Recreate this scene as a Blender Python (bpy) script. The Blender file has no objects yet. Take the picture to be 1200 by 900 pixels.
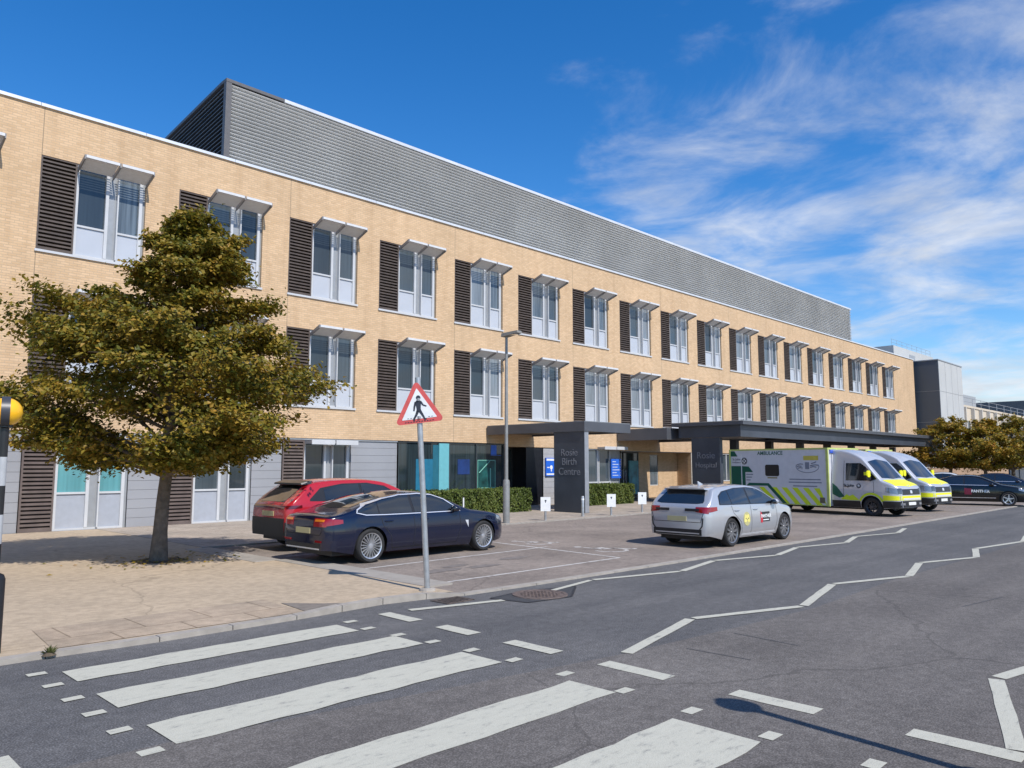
import bpy, bmesh, math, random
import numpy as np
from mathutils import Vector, Matrix
from mathutils.bvhtree import BVHTree

S = bpy.context.scene
COL = S.collection
R = math.radians
random.seed(7)
rng = np.random.default_rng(11)

# ------------------------------------------------------------------ materials
MATS = {}

def nodes_of(m):
    m.use_nodes = True
    nt = m.node_tree
    return nt, nt.nodes["Principled BSDF"]

def N(nt, typ, **kw):
    n = nt.nodes.new(typ)
    for k, v in kw.items():
        setattr(n, k, v)
    return n

def L(nt, a, b):
    nt.links.new(a, b)

def c4(c):
    return (c[0], c[1], c[2], 1.0)

def mat(name, col, rough=.6, metal=0., spec=.5, var=.12, scale=6., coat=0., bump=0., bscale=40., dirt=None):
    """Principled surface whose colour wanders a little (real wear, dust and batch variation)."""
    if name in MATS:
        return MATS[name]
    m = bpy.data.materials.new(name)
    nt, p = nodes_of(m)
    p.inputs["Roughness"].default_value = rough
    p.inputs["Metallic"].default_value = metal
    p.inputs["Specular IOR Level"].default_value = spec
    p.inputs["Coat Weight"].default_value = coat
    p.inputs["Coat Roughness"].default_value = .03
    tc = N(nt, "ShaderNodeTexCoord")
    nz = N(nt, "ShaderNodeTexNoise")
    nz.inputs["Scale"].default_value = scale
    nz.inputs["Detail"].default_value = 6
    L(nt, tc.outputs["Object"], nz.inputs["Vector"])
    rp = N(nt, "ShaderNodeValToRGB")
    rp.color_ramp.elements[0].position = .3
    rp.color_ramp.elements[1].position = .7
    d = dirt if dirt else [c * (1 - var) for c in col]
    rp.color_ramp.elements[0].color = c4(d)
    rp.color_ramp.elements[1].color = c4([min(1, c * (1 + var * .6)) for c in col])
    L(nt, nz.outputs["Fac"], rp.inputs["Fac"])
    L(nt, rp.outputs["Color"], p.inputs["Base Color"])
    if bump > 0:
        n2 = N(nt, "ShaderNodeTexNoise")
        n2.inputs["Scale"].default_value = bscale
        n2.inputs["Detail"].default_value = 4
        L(nt, tc.outputs["Object"], n2.inputs["Vector"])
        b = N(nt, "ShaderNodeBump")
        b.inputs["Strength"].default_value = bump
        b.inputs["Distance"].default_value = .02
        L(nt, n2.outputs["Fac"], b.inputs["Height"])
        L(nt, b.outputs["Normal"], p.inputs["Normal"])
    MATS[name] = m
    return m

def brick_mat(name, c1, c2, mortar, bw=.225, bh=.075):
    m = bpy.data.materials.new(name)
    nt, p = nodes_of(m)
    p.inputs["Roughness"].default_value = .9
    p.inputs["Specular IOR Level"].default_value = .2
    tc = N(nt, "ShaderNodeTexCoord")
    sp = N(nt, "ShaderNodeSeparateXYZ")
    L(nt, tc.outputs["Object"], sp.inputs[0])
    ad = N(nt, "ShaderNodeMath", operation="ADD")
    L(nt, sp.outputs["X"], ad.inputs[0]); L(nt, sp.outputs["Y"], ad.inputs[1])
    cb = N(nt, "ShaderNodeCombineXYZ")
    L(nt, ad.outputs[0], cb.inputs["X"]); L(nt, sp.outputs["Z"], cb.inputs["Y"])
    br = N(nt, "ShaderNodeTexBrick")
    br.inputs["Scale"].default_value = 1.0
    br.inputs["Brick Width"].default_value = bw
    br.inputs["Row Height"].default_value = bh
    br.inputs["Mortar Size"].default_value = .009
    br.inputs["Mortar Smooth"].default_value = .2
    br.inputs["Bias"].default_value = -.1
    br.inputs["Color1"].default_value = c4(c1)
    br.inputs["Color2"].default_value = c4(c2)
    br.inputs["Mortar"].default_value = c4(mortar)
    L(nt, cb.outputs[0], br.inputs["Vector"])
    # weathering at two scales
    nz = N(nt, "ShaderNodeTexNoise"); nz.inputs["Scale"].default_value = .55; nz.inputs["Detail"].default_value = 7
    nz.inputs["Roughness"].default_value = .65
    L(nt, cb.outputs[0], nz.inputs["Vector"])
    rp = N(nt, "ShaderNodeValToRGB")
    rp.color_ramp.elements[0].position = .32; rp.color_ramp.elements[0].color = (.92, .915, .91, 1)
    rp.color_ramp.elements[1].position = .68; rp.color_ramp.elements[1].color = (1.05, 1.04, 1.03, 1)
    L(nt, nz.outputs["Fac"], rp.inputs["Fac"])
    # run-off streaks: noise stretched down the wall
    mp = N(nt, "ShaderNodeMapping"); mp.inputs["Scale"].default_value = (1.7, .16, 1)
    L(nt, cb.outputs[0], mp.inputs["Vector"])
    n3 = N(nt, "ShaderNodeTexNoise"); n3.inputs["Scale"].default_value = 1.5; n3.inputs["Detail"].default_value = 5
    L(nt, mp.outputs[0], n3.inputs["Vector"])
    r3 = N(nt, "ShaderNodeValToRGB")
    r3.color_ramp.elements[0].position = .28; r3.color_ramp.elements[0].color = (.88, .86, .84, 1)
    r3.color_ramp.elements[1].position = .5; r3.color_ramp.elements[1].color = (1, 1, 1, 1)
    L(nt, n3.outputs["Fac"], r3.inputs["Fac"])
    mx = N(nt, "ShaderNodeMix", data_type="RGBA", blend_type="MULTIPLY")
    mx.inputs["Factor"].default_value = 1
    L(nt, br.outputs["Color"], mx.inputs["A"]); L(nt, rp.outputs["Color"], mx.inputs["B"])
    m2 = N(nt, "ShaderNodeMix", data_type="RGBA", blend_type="MULTIPLY")
    m2.inputs["Factor"].default_value = .8
    L(nt, mx.outputs["Result"], m2.inputs["A"]); L(nt, r3.outputs["Color"], m2.inputs["B"])
    # movement joints every 8.06 m
    mo = N(nt, "ShaderNodeMath", operation="MODULO"); mo.inputs[1].default_value = 8.06
    off = N(nt, "ShaderNodeMath", operation="ADD"); off.inputs[1].default_value = 806.0
    L(nt, ad.outputs[0], off.inputs[0]); L(nt, off.outputs[0], mo.inputs[0])
    ls = N(nt, "ShaderNodeMath", operation="LESS_THAN"); ls.inputs[1].default_value = .022
    L(nt, mo.outputs[0], ls.inputs[0])
    m3 = N(nt, "ShaderNodeMix", data_type="RGBA")
    L(nt, ls.outputs[0], m3.inputs["Factor"])
    L(nt, m2.outputs["Result"], m3.inputs["A"]); m3.inputs["B"].default_value = c4([c * .6 for c in mortar])
    L(nt, m3.outputs["Result"], p.inputs["Base Color"])
    b = N(nt, "ShaderNodeBump"); b.inputs["Strength"].default_value = .5; b.inputs["Distance"].default_value = .01
    iv = N(nt, "ShaderNodeMath", operation="SUBTRACT"); iv.inputs[0].default_value = 1
    L(nt, br.outputs["Fac"], iv.inputs[1])
    L(nt, iv.outputs[0], b.inputs["Height"]); L(nt, b.outputs["Normal"], p.inputs["Normal"])
    MATS[name] = m
    return m

def ground_mat(name, base, spots, rough=.92, speck=220., patch=.35, pc=None, crack=0., streak=0., joints=None, dark=.68):
    """Stony surface: fine aggregate, broad patches, optional cracks, tyre-wear streaks along X, slab joints."""
    m = bpy.data.materials.new(name)
    nt, p = nodes_of(m)
    p.inputs["Roughness"].default_value = rough
    p.inputs["Specular IOR Level"].default_value = .25
    tc = N(nt, "ShaderNodeTexCoord")
    n1 = N(nt, "ShaderNodeTexNoise"); n1.inputs["Scale"].default_value = speck; n1.inputs["Detail"].default_value = 3
    L(nt, tc.outputs["Object"], n1.inputs["Vector"])
    r1 = N(nt, "ShaderNodeValToRGB")
    r1.color_ramp.elements[0].position = .36; r1.color_ramp.elements[0].color = c4([c * dark for c in base])
    r1.color_ramp.elements[1].position = .66; r1.color_ramp.elements[1].color = c4(spots)
    e = r1.color_ramp.elements.new(.5); e.color = c4(base)
    L(nt, n1.outputs["Fac"], r1.inputs["Fac"])
    n2 = N(nt, "ShaderNodeTexNoise"); n2.inputs["Scale"].default_value = patch; n2.inputs["Detail"].default_value = 8
    n2.inputs["Roughness"].default_value = .62
    L(nt, tc.outputs["Object"], n2.inputs["Vector"])
    r2 = N(nt, "ShaderNodeValToRGB")
    pc = pc or ((.78, .79, .8), (1.15, 1.12, 1.1))
    r2.color_ramp.elements[0].position = .33; r2.color_ramp.elements[0].color = c4(pc[0])
    r2.color_ramp.elements[1].position = .67; r2.color_ramp.elements[1].color = c4(pc[1])
    L(nt, n2.outputs["Fac"], r2.inputs["Fac"])
    mx = N(nt, "ShaderNodeMix", data_type="RGBA", blend_type="MULTIPLY"); mx.inputs["Factor"].default_value = 1
    L(nt, r1.outputs["Color"], mx.inputs["A"]); L(nt, r2.outputs["Color"], mx.inputs["B"])
    out = mx.outputs["Result"]
    # mid-scale mottling
    n4 = N(nt, "ShaderNodeTexNoise"); n4.inputs["Scale"].default_value = 9; n4.inputs["Detail"].default_value = 5
    L(nt, tc.outputs["Object"], n4.inputs["Vector"])
    r4 = N(nt, "ShaderNodeValToRGB")
    r4.color_ramp.elements[0].position = .35; r4.color_ramp.elements[0].color = (.86, .86, .86, 1)
    r4.color_ramp.elements[1].position = .65; r4.color_ramp.elements[1].color = (1.08, 1.08, 1.08, 1)
    L(nt, n4.outputs["Fac"], r4.inputs["Fac"])
    m4 = N(nt, "ShaderNodeMix", data_type="RGBA", blend_type="MULTIPLY"); m4.inputs["Factor"].default_value = 1
    L(nt, out, m4.inputs["A"]); L(nt, r4.outputs["Color"], m4.inputs["B"])
    out = m4.outputs["Result"]
    if streak > 0:
        mp = N(nt, "ShaderNodeMapping"); mp.inputs["Scale"].default_value = (.05, 1.1, 1)
        L(nt, tc.outputs["Object"], mp.inputs["Vector"])
        n3 = N(nt, "ShaderNodeTexNoise"); n3.inputs["Scale"].default_value = 1.6; n3.inputs["Detail"].default_value = 4
        L(nt, mp.outputs[0], n3.inputs["Vector"])
        r3 = N(nt, "ShaderNodeValToRGB")
        r3.color_ramp.elements[0].position = .35; r3.color_ramp.elements[0].color = (.74, .75, .78, 1)
        r3.color_ramp.elements[1].position = .65; r3.color_ramp.elements[1].color = (1.1, 1.1, 1.1, 1)
        L(nt, n3.outputs["Fac"], r3.inputs["Fac"])
        m3 = N(nt, "ShaderNodeMix", data_type="RGBA", blend_type="MULTIPLY"); m3.inputs["Factor"].default_value = streak
        L(nt, out, m3.inputs["A"]); L(nt, r3.outputs["Color"], m3.inputs["B"])
        out = m3.outputs["Result"]
    if crack > 0:
        nw = N(nt, "ShaderNodeTexNoise"); nw.inputs["Scale"].default_value = 1.4; nw.inputs["Detail"].default_value = 5
        L(nt, tc.outputs["Object"], nw.inputs["Vector"])
        mw = N(nt, "ShaderNodeMix", data_type="RGBA"); mw.inputs["Factor"].default_value = .35
        L(nt, tc.outputs["Object"], mw.inputs["A"]); L(nt, nw.outputs["Color"], mw.inputs["B"])
        v = N(nt, "ShaderNodeTexVoronoi", feature="DISTANCE_TO_EDGE"); v.inputs["Scale"].default_value = .28
        L(nt, mw.outputs["Result"], v.inputs["Vector"])
        lt = N(nt, "ShaderNodeMath", operation="LESS_THAN"); lt.inputs[1].default_value = .0028
        L(nt, v.outputs["Distance"], lt.inputs[0])
        mu = N(nt, "ShaderNodeMath", operation="MULTIPLY"); mu.inputs[1].default_value = crack
        L(nt, lt.outputs[0], mu.inputs[0])
        m5 = N(nt, "ShaderNodeMix", data_type="RGBA")
        L(nt, mu.outputs[0], m5.inputs["Factor"]); L(nt, out, m5.inputs["A"])
        m5.inputs["B"].default_value = c4([c * .35 for c in base])
        out = m5.outputs["Result"]
    if joints:
        br = N(nt, "ShaderNodeTexBrick"); br.inputs["Scale"].default_value = 1
        br.inputs["Brick Width"].default_value = joints[0]; br.inputs["Row Height"].default_value = joints[1]
        br.inputs["Mortar Size"].default_value = joints[2]
        br.inputs["Color1"].default_value = (1, 1, 1, 1); br.inputs["Color2"].default_value = (.88, .87, .86, 1)
        br.inputs["Mortar"].default_value = (.55, .53, .5, 1)
        L(nt, tc.outputs["Object"], br.inputs["Vector"])
        m6 = N(nt, "ShaderNodeMix", data_type="RGBA", blend_type="MULTIPLY"); m6.inputs["Factor"].default_value = 1
        L(nt, out, m6.inputs["A"]); L(nt, br.outputs["Color"], m6.inputs["B"])
        out = m6.outputs["Result"]
    L(nt, out, p.inputs["Base Color"])
    b = N(nt, "ShaderNodeBump"); b.inputs["Strength"].default_value = .45; b.inputs["Distance"].default_value = .008
    L(nt, n1.outputs["Fac"], b.inputs["Height"]); L(nt, b.outputs["Normal"], p.inputs["Normal"])
    MATS[name] = m
    return m

def paint_mat(name, col, under, wear=.47):
    """Thermoplastic road paint, scuffed through to the asphalt here and there."""
    m = bpy.data.materials.new(name)
    nt, p = nodes_of(m)
    p.inputs["Roughness"].default_value = .75
    p.inputs["Specular IOR Level"].default_value = .3
    tc = N(nt, "ShaderNodeTexCoord")
    n1 = N(nt, "ShaderNodeTexNoise"); n1.inputs["Scale"].default_value = 11; n1.inputs["Detail"].default_value = 11
    n1.inputs["Roughness"].default_value = .74
    mp = N(nt, "ShaderNodeMapping"); mp.inputs["Scale"].default_value = (.5, 1.3, 1)
    L(nt, tc.outputs["Object"], mp.inputs["Vector"]); L(nt, mp.outputs[0], n1.inputs["Vector"])
    r1 = N(nt, "ShaderNodeValToRGB")
    r1.color_ramp.elements[0].position = wear - .13; r1.color_ramp.elements[0].color = c4(under)
    r1.color_ramp.elements[1].position = wear; r1.color_ramp.elements[1].color = c4([c * .9 for c in col])
    e = r1.color_ramp.elements.new(.72); e.color = c4(col)
    L(nt, n1.outputs["Fac"], r1.inputs["Fac"])
    n2 = N(nt, "ShaderNodeTexNoise"); n2.inputs["Scale"].default_value = 140; n2.inputs["Detail"].default_value = 2
    L(nt, tc.outputs["Object"], n2.inputs["Vector"])
    r2 = N(nt, "ShaderNodeValToRGB")
    r2.color_ramp.elements[0].position = .3; r2.color_ramp.elements[0].color = (.72, .72, .7, 1)
    r2.color_ramp.elements[1].position = .5; r2.color_ramp.elements[1].color = (1, 1, 1, 1)
    L(nt, n2.outputs["Fac"], r2.inputs["Fac"])
    mx = N(nt, "ShaderNodeMix", data_type="RGBA", blend_type="MULTIPLY"); mx.inputs["Factor"].default_value = 1
    L(nt, r1.outputs["Color"], mx.inputs["A"]); L(nt, r2.outputs["Color"], mx.inputs["B"])
    L(nt, mx.outputs["Result"], p.inputs["Base Color"])
    b = N(nt, "ShaderNodeBump"); b.inputs["Strength"].default_value = .3; b.inputs["Distance"].default_value = .006
    L(nt, n2.outputs["Fac"], b.inputs["Height"]); L(nt, b.outputs["Normal"], p.inputs["Normal"])
    MATS[name] = m
    return m

def leaf_mat(name, ramp, trans=.25):
    m = bpy.data.materials.new(name)
    nt, p = nodes_of(m)
    p.inputs["Roughness"].default_value = .5
    p.inputs["Specular IOR Level"].default_value = .35
    g = N(nt, "ShaderNodeNewGeometry")
    tc = N(nt, "ShaderNodeTexCoord")
    nz = N(nt, "ShaderNodeTexNoise"); nz.inputs["Scale"].default_value = 1.3; nz.inputs["Detail"].default_value = 3
    L(nt, tc.outputs["Object"], nz.inputs["Vector"])
    ad = N(nt, "ShaderNodeMath", operation="MULTIPLY_ADD")
    ad.inputs[1].default_value = .55
    L(nt, g.outputs["Random Per Island"], ad.inputs[0])
    sb = N(nt, "ShaderNodeMath", operation="MULTIPLY_ADD"); sb.inputs[1].default_value = 1.1; sb.inputs[2].default_value = -.33
    L(nt, nz.outputs["Fac"], sb.inputs[0]); L(nt, sb.outputs[0], ad.inputs[2])
    rp = N(nt, "ShaderNodeValToRGB")
    while len(rp.color_ramp.elements) < len(ramp):
        rp.color_ramp.elements.new(.5)
    for e, (pos, c) in zip(rp.color_ramp.elements, ramp):
        e.position = pos; e.color = c4(c)
    L(nt, ad.outputs[0], rp.inputs["Fac"])
    L(nt, rp.outputs["Color"], p.inputs["Base Color"])
    tr = N(nt, "ShaderNodeBsdfTranslucent")
    L(nt, rp.outputs["Color"], tr.inputs["Color"])
    ms = N(nt, "ShaderNodeMixShader"); ms.inputs[0].default_value = trans
    L(nt, p.outputs[0], ms.inputs[1]); L(nt, tr.outputs[0], ms.inputs[2])
    L(nt, ms.outputs[0], nt.nodes["Material Output"].inputs[0])
    MATS[name] = m
    return m

def blind_glass(name, col, stripe=0., rough=.04):
    """Window pane: dark room or pulled blind seen behind glass, under a sharp reflection."""
    m = bpy.data.materials.new(name)
    nt, p = nodes_of(m)
    p.inputs["Roughness"].default_value = .85
    p.inputs["Specular IOR Level"].default_value = .1
    p.inputs["Coat Weight"].default_value = 1.0
    p.inputs["Coat Roughness"].default_value = rough
    p.inputs["Coat IOR"].default_value = 1.6
    tc = N(nt, "ShaderNodeTexCoord")
    mp = N(nt, "ShaderNodeMapping"); mp.inputs["Scale"].default_value = (9, 1, .35)
    L(nt, tc.outputs["Object"], mp.inputs["Vector"])
    nz = N(nt, "ShaderNodeTexNoise"); nz.inputs["Scale"].default_value = 1.2; nz.inputs["Detail"].default_value = 3
    L(nt, mp.outputs[0], nz.inputs["Vector"])
    rp = N(nt, "ShaderNodeValToRGB")
    k = .10 + stripe
    rp.color_ramp.elements[0].position = .35; rp.color_ramp.elements[0].color = c4([c * (1 - k) for c in col])
    rp.color_ramp.elements[1].position = .65; rp.color_ramp.elements[1].color = c4([c * (1 + k) for c in col])
    L(nt, nz.outputs["Fac"], rp.inputs["Fac"])
    L(nt, rp.outputs["Color"], p.inputs["Base Color"])
    MATS[name] = m
    return m

def car_paint(name, col, metal=.35, rough=.28, film=.45, coat=1., spec=.5):
    m = bpy.data.materials.new(name)
    nt, p = nodes_of(m)
    p.inputs["Metallic"].default_value = metal
    p.inputs["Roughness"].default_value = rough
    p.inputs["Coat Weight"].default_value = coat
    p.inputs["Specular IOR Level"].default_value = spec
    p.inputs["Coat Roughness"].default_value = .04
    tc = N(nt, "ShaderNodeTexCoord")
    sp = N(nt, "ShaderNodeSeparateXYZ"); L(nt, tc.outputs["Object"], sp.inputs[0])
    nz = N(nt, "ShaderNodeTexNoise"); nz.inputs["Scale"].default_value = 5; nz.inputs["Detail"].default_value = 6
    L(nt, tc.outputs["Object"], nz.inputs["Vector"])
    # road film low on the body
    mr = N(nt, "ShaderNodeMapRange"); mr.inputs["From Min"].default_value = .75; mr.inputs["From Max"].default_value = .2
    L(nt, sp.outputs["Z"], mr.inputs["Value"])
    mu = N(nt, "ShaderNodeMath", operation="MULTIPLY"); L(nt, mr.outputs[0], mu.inputs[0]); L(nt, nz.outputs["Fac"], mu.inputs[1])
    m2 = N(nt, "ShaderNodeMath", operation="MULTIPLY"); m2.inputs[1].default_value = film; L(nt, mu.outputs[0], m2.inputs[0])
    mx = N(nt, "ShaderNodeMix", data_type="RGBA")
    mx.inputs["A"].default_value = c4(col); mx.inputs["B"].default_value = (.16, .14, .12, 1)
    L(nt, m2.outputs[0], mx.inputs["Factor"])
    L(nt, mx.outputs["Result"], p.inputs["Base Color"])
    mr2 = N(nt, "ShaderNodeMath", operation="MULTIPLY_ADD"); mr2.inputs[1].default_value = .12; mr2.inputs[2].default_value = rough - .05
    L(nt, nz.outputs["Fac"], mr2.inputs[0]); L(nt, mr2.outputs[0], p.inputs["Roughness"])
    MATS[name] = m
    return m

BRICK = brick_mat("buff_brick", (.65, .46, .285), (.55, .38, .225), (.50, .375, .25))
BRICK2 = brick_mat("brown_brick", (.42, .27, .17), (.34, .21, .13), (.42, .34, .26))
CREAM = mat("cream_render", (.58, .5, .39), .9, var=.08, scale=.6)
COPING = mat("coping_metal", (.72, .73, .74), .4, .3, var=.1, scale=1.5)
CORR = mat("corrugated_steel", (.57, .57, .56), .6, .0, var=.1, scale=.4)
WHITE_F = mat("white_powder_coat", (.53, .54, .55), .35, var=.06, scale=2)
GREY_F = mat("grey_powder_coat", (.33, .345, .36), .4, .2, var=.08)
SPANDREL = mat("pale_blue_spandrel", (.46, .48, .515), .22, var=.05, scale=1.2, coat=.6)
LOUVRE = mat("dark_louvre", (.088, .066, .054), .55, var=.3, scale=3)
CLAD = mat("grey_cladding", (.33, .335, .35), .45, .15, var=.08, scale=.7)
CHAR = mat("charcoal_panel", (.056, .066, .084), .42, .1, var=.18, scale=1.3)
CHAR2 = mat("charcoal_fascia", (.092, .098, .112), .4, .15, var=.15, scale=1.0)
GREYMETAL = mat("galvanised_steel", (.46, .47, .475), .42, .65, var=.18, scale=9)
BLACKP = mat("black_plastic", (.014, .014, .016), .45, var=.25, scale=10)
RUBBER = mat("tyre_rubber", (.02, .02, .021), .8, var=.3, scale=14)
ALLOY = mat("alloy_silver", (.62, .63, .65), .28, .75, var=.08)
ALLOYD = mat("alloy_dark", (.10, .10, .11), .35, .7, var=.1)
CHROME = mat("chrome_trim", (.82, .82, .83), .3, .6, var=.04)
GLASSD = mat("car_glass", (.012, .015, .018), .03, spec=.9, var=.2, scale=2, coat=.6)
REDL = mat("red_lens", (.27, .008, .010), .12, coat=.8, var=.1)
ORANGEL = mat("amber_lens", (.7, .2, .02), .12, coat=.8, var=.1)
CLEARL = mat("clear_lens", (.26, .28, .31), .08, .4, coat=.9, var=.15)
PLATE_W = mat("plate_white", (.72, .72, .68), .4, var=.05)
PLATE_Y = mat("plate_yellow", (.46, .41, .22), .4, var=.05)
WHITE = mat("white_gloss", (.78, .78, .77), .3, var=.05, coat=.4)
BLACKG = mat("black_gloss", (.018, .018, .02), .3, var=.15)
SIGN_R = mat("sign_red", (.62, .1, .09), .45, var=.15, scale=12)
SIGN_W = mat("sign_white", (.76, .77, .76), .4, var=.1, scale=8)
BLUE = mat("sign_blue", (.02, .13, .62), .35, var=.1)
LIME = mat("hi_vis_lime", (.60, .72, .02), .4, var=.06)
YELLOWH = mat("hi_vis_yellow", (.80, .80, .01), .35, var=.05)
GREENA = mat("livery_green", (.0, .09, .055), .35, var=.08)
AMBW = mat("ambulance_white", (.62, .62, .64), .35, var=.05, coat=.3)
TEXTD = mat("print_dark", (.03, .035, .05), .5)
TEXTG = mat("print_grey", (.2, .22, .27), .5)
LETTER = mat("raised_letter_grey", (.21, .22, .245), .4, .2)
TEAL = mat("teal_film", (.15, .43, .47), .35, var=.06)
BLUEPAN = mat("blue_panel", (.018, .15, .24), .4, var=.15)
BARK = mat("bark", (.15, .115, .085), .9, var=.45, scale=7, bump=.9, bscale=26)
STONE = mat("concrete_kerb", (.35, .315, .27), .9, var=.2, scale=5, bump=.3, bscale=90)
IRON = mat("cast_iron", (.10, .075, .062), .7, .3, var=.35, scale=20)
SOIL = mat("soil", (.10, .075, .05), .95, var=.4, scale=12, bump=.8)
GLOBE = mat("amber_globe", (.90, .47, .01), .35, var=.06, coat=.3)
ROOF = mat("roof_membrane", (.22, .22, .22), .9)
CONC = mat("pale_cladding", (.47, .475, .46), .6, var=.07, scale=.5)
DGREY = mat("blue_grey_wall_and_shade", (.075, .09, .108), .6, var=.06, scale=.4)  # wall colour of the distant block; painted shade on the tower's side
ASPH = ground_mat("asphalt_dark", (.114, .111, .108), (.205, .20, .196), dark=.76, speck=70, streak=.55, crack=0, pc=((.80, .81, .83), (1.14, 1.13, 1.12)))
ASPH2 = ground_mat("asphalt_brown", (.138, .128, .118), (.222, .208, .193), dark=.76, speck=85, streak=.45, crack=.35, pc=((.82, .8, .79), (1.14, 1.12, 1.1)))
BAY = ground_mat("bay_surface", (.25, .212, .182), (.33, .285, .245), speck=70, crack=.35, patch=.5, pc=((.74, .73, .73), (1.16, 1.14, 1.12)))
SAND = ground_mat("sand_paving", (.445, .352, .248), (.475, .38, .27), dark=.92, speck=60, crack=.3, patch=.5, pc=((.91, .915, .92), (1.05, 1.045, 1.04)))
PAVE = ground_mat("beige_paving", (.40, .345, .285), (.43, .375, .31), dark=.88, speck=60, patch=.6, joints=(.6, .45, .008))
TACT = ground_mat("tactile_paving", (.42, .335, .245), (.45, .365, .27), dark=.88, speck=70, patch=.8, joints=(.8, .8, .012))
GRASSY = ground_mat("verge", (.07, .09, .035), (.12, .12, .06), speck=30)
PAINT = paint_mat("road_paint", (.54, .525, .435), (.24, .235, .215), .44)
PAINT2 = paint_mat("bay_paint", (.60, .57, .53), (.22, .19, .165), .5)
HEDGE = leaf_mat("hedge_leaf", [(.0, (.045, .07, .014)), (.45, (.10, .14, .025)), (1., (.20, .22, .05))], .3)
LEAF = leaf_mat("hornbeam_leaf", [(.0, (.035, .058, .008)), (.34, (.15, .142, .016)), (.62, (.30, .215, .026)), (1., (.40, .22, .034))], .34)
LEAFR = leaf_mat("autumn_leaf", [(.0, (.07, .09, .012)), (.33, (.22, .19, .02)), (.68, (.40, .24, .025)), (1., (.46, .20, .03))], .35)
PANES = [blind_glass("pane_dark", (.030, .040, .047)), blind_glass("pane_slate", (.060, .078, .090)),
         blind_glass("pane_blind", (.19, .215, .235), .10), blind_glass("pane_pale", (.105, .13, .15), .22)]
TEALG = blind_glass("pane_teal", (.11, .30, .32))
DARKG = blind_glass("shop_glass", (.018, .03, .034), .3)

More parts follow.
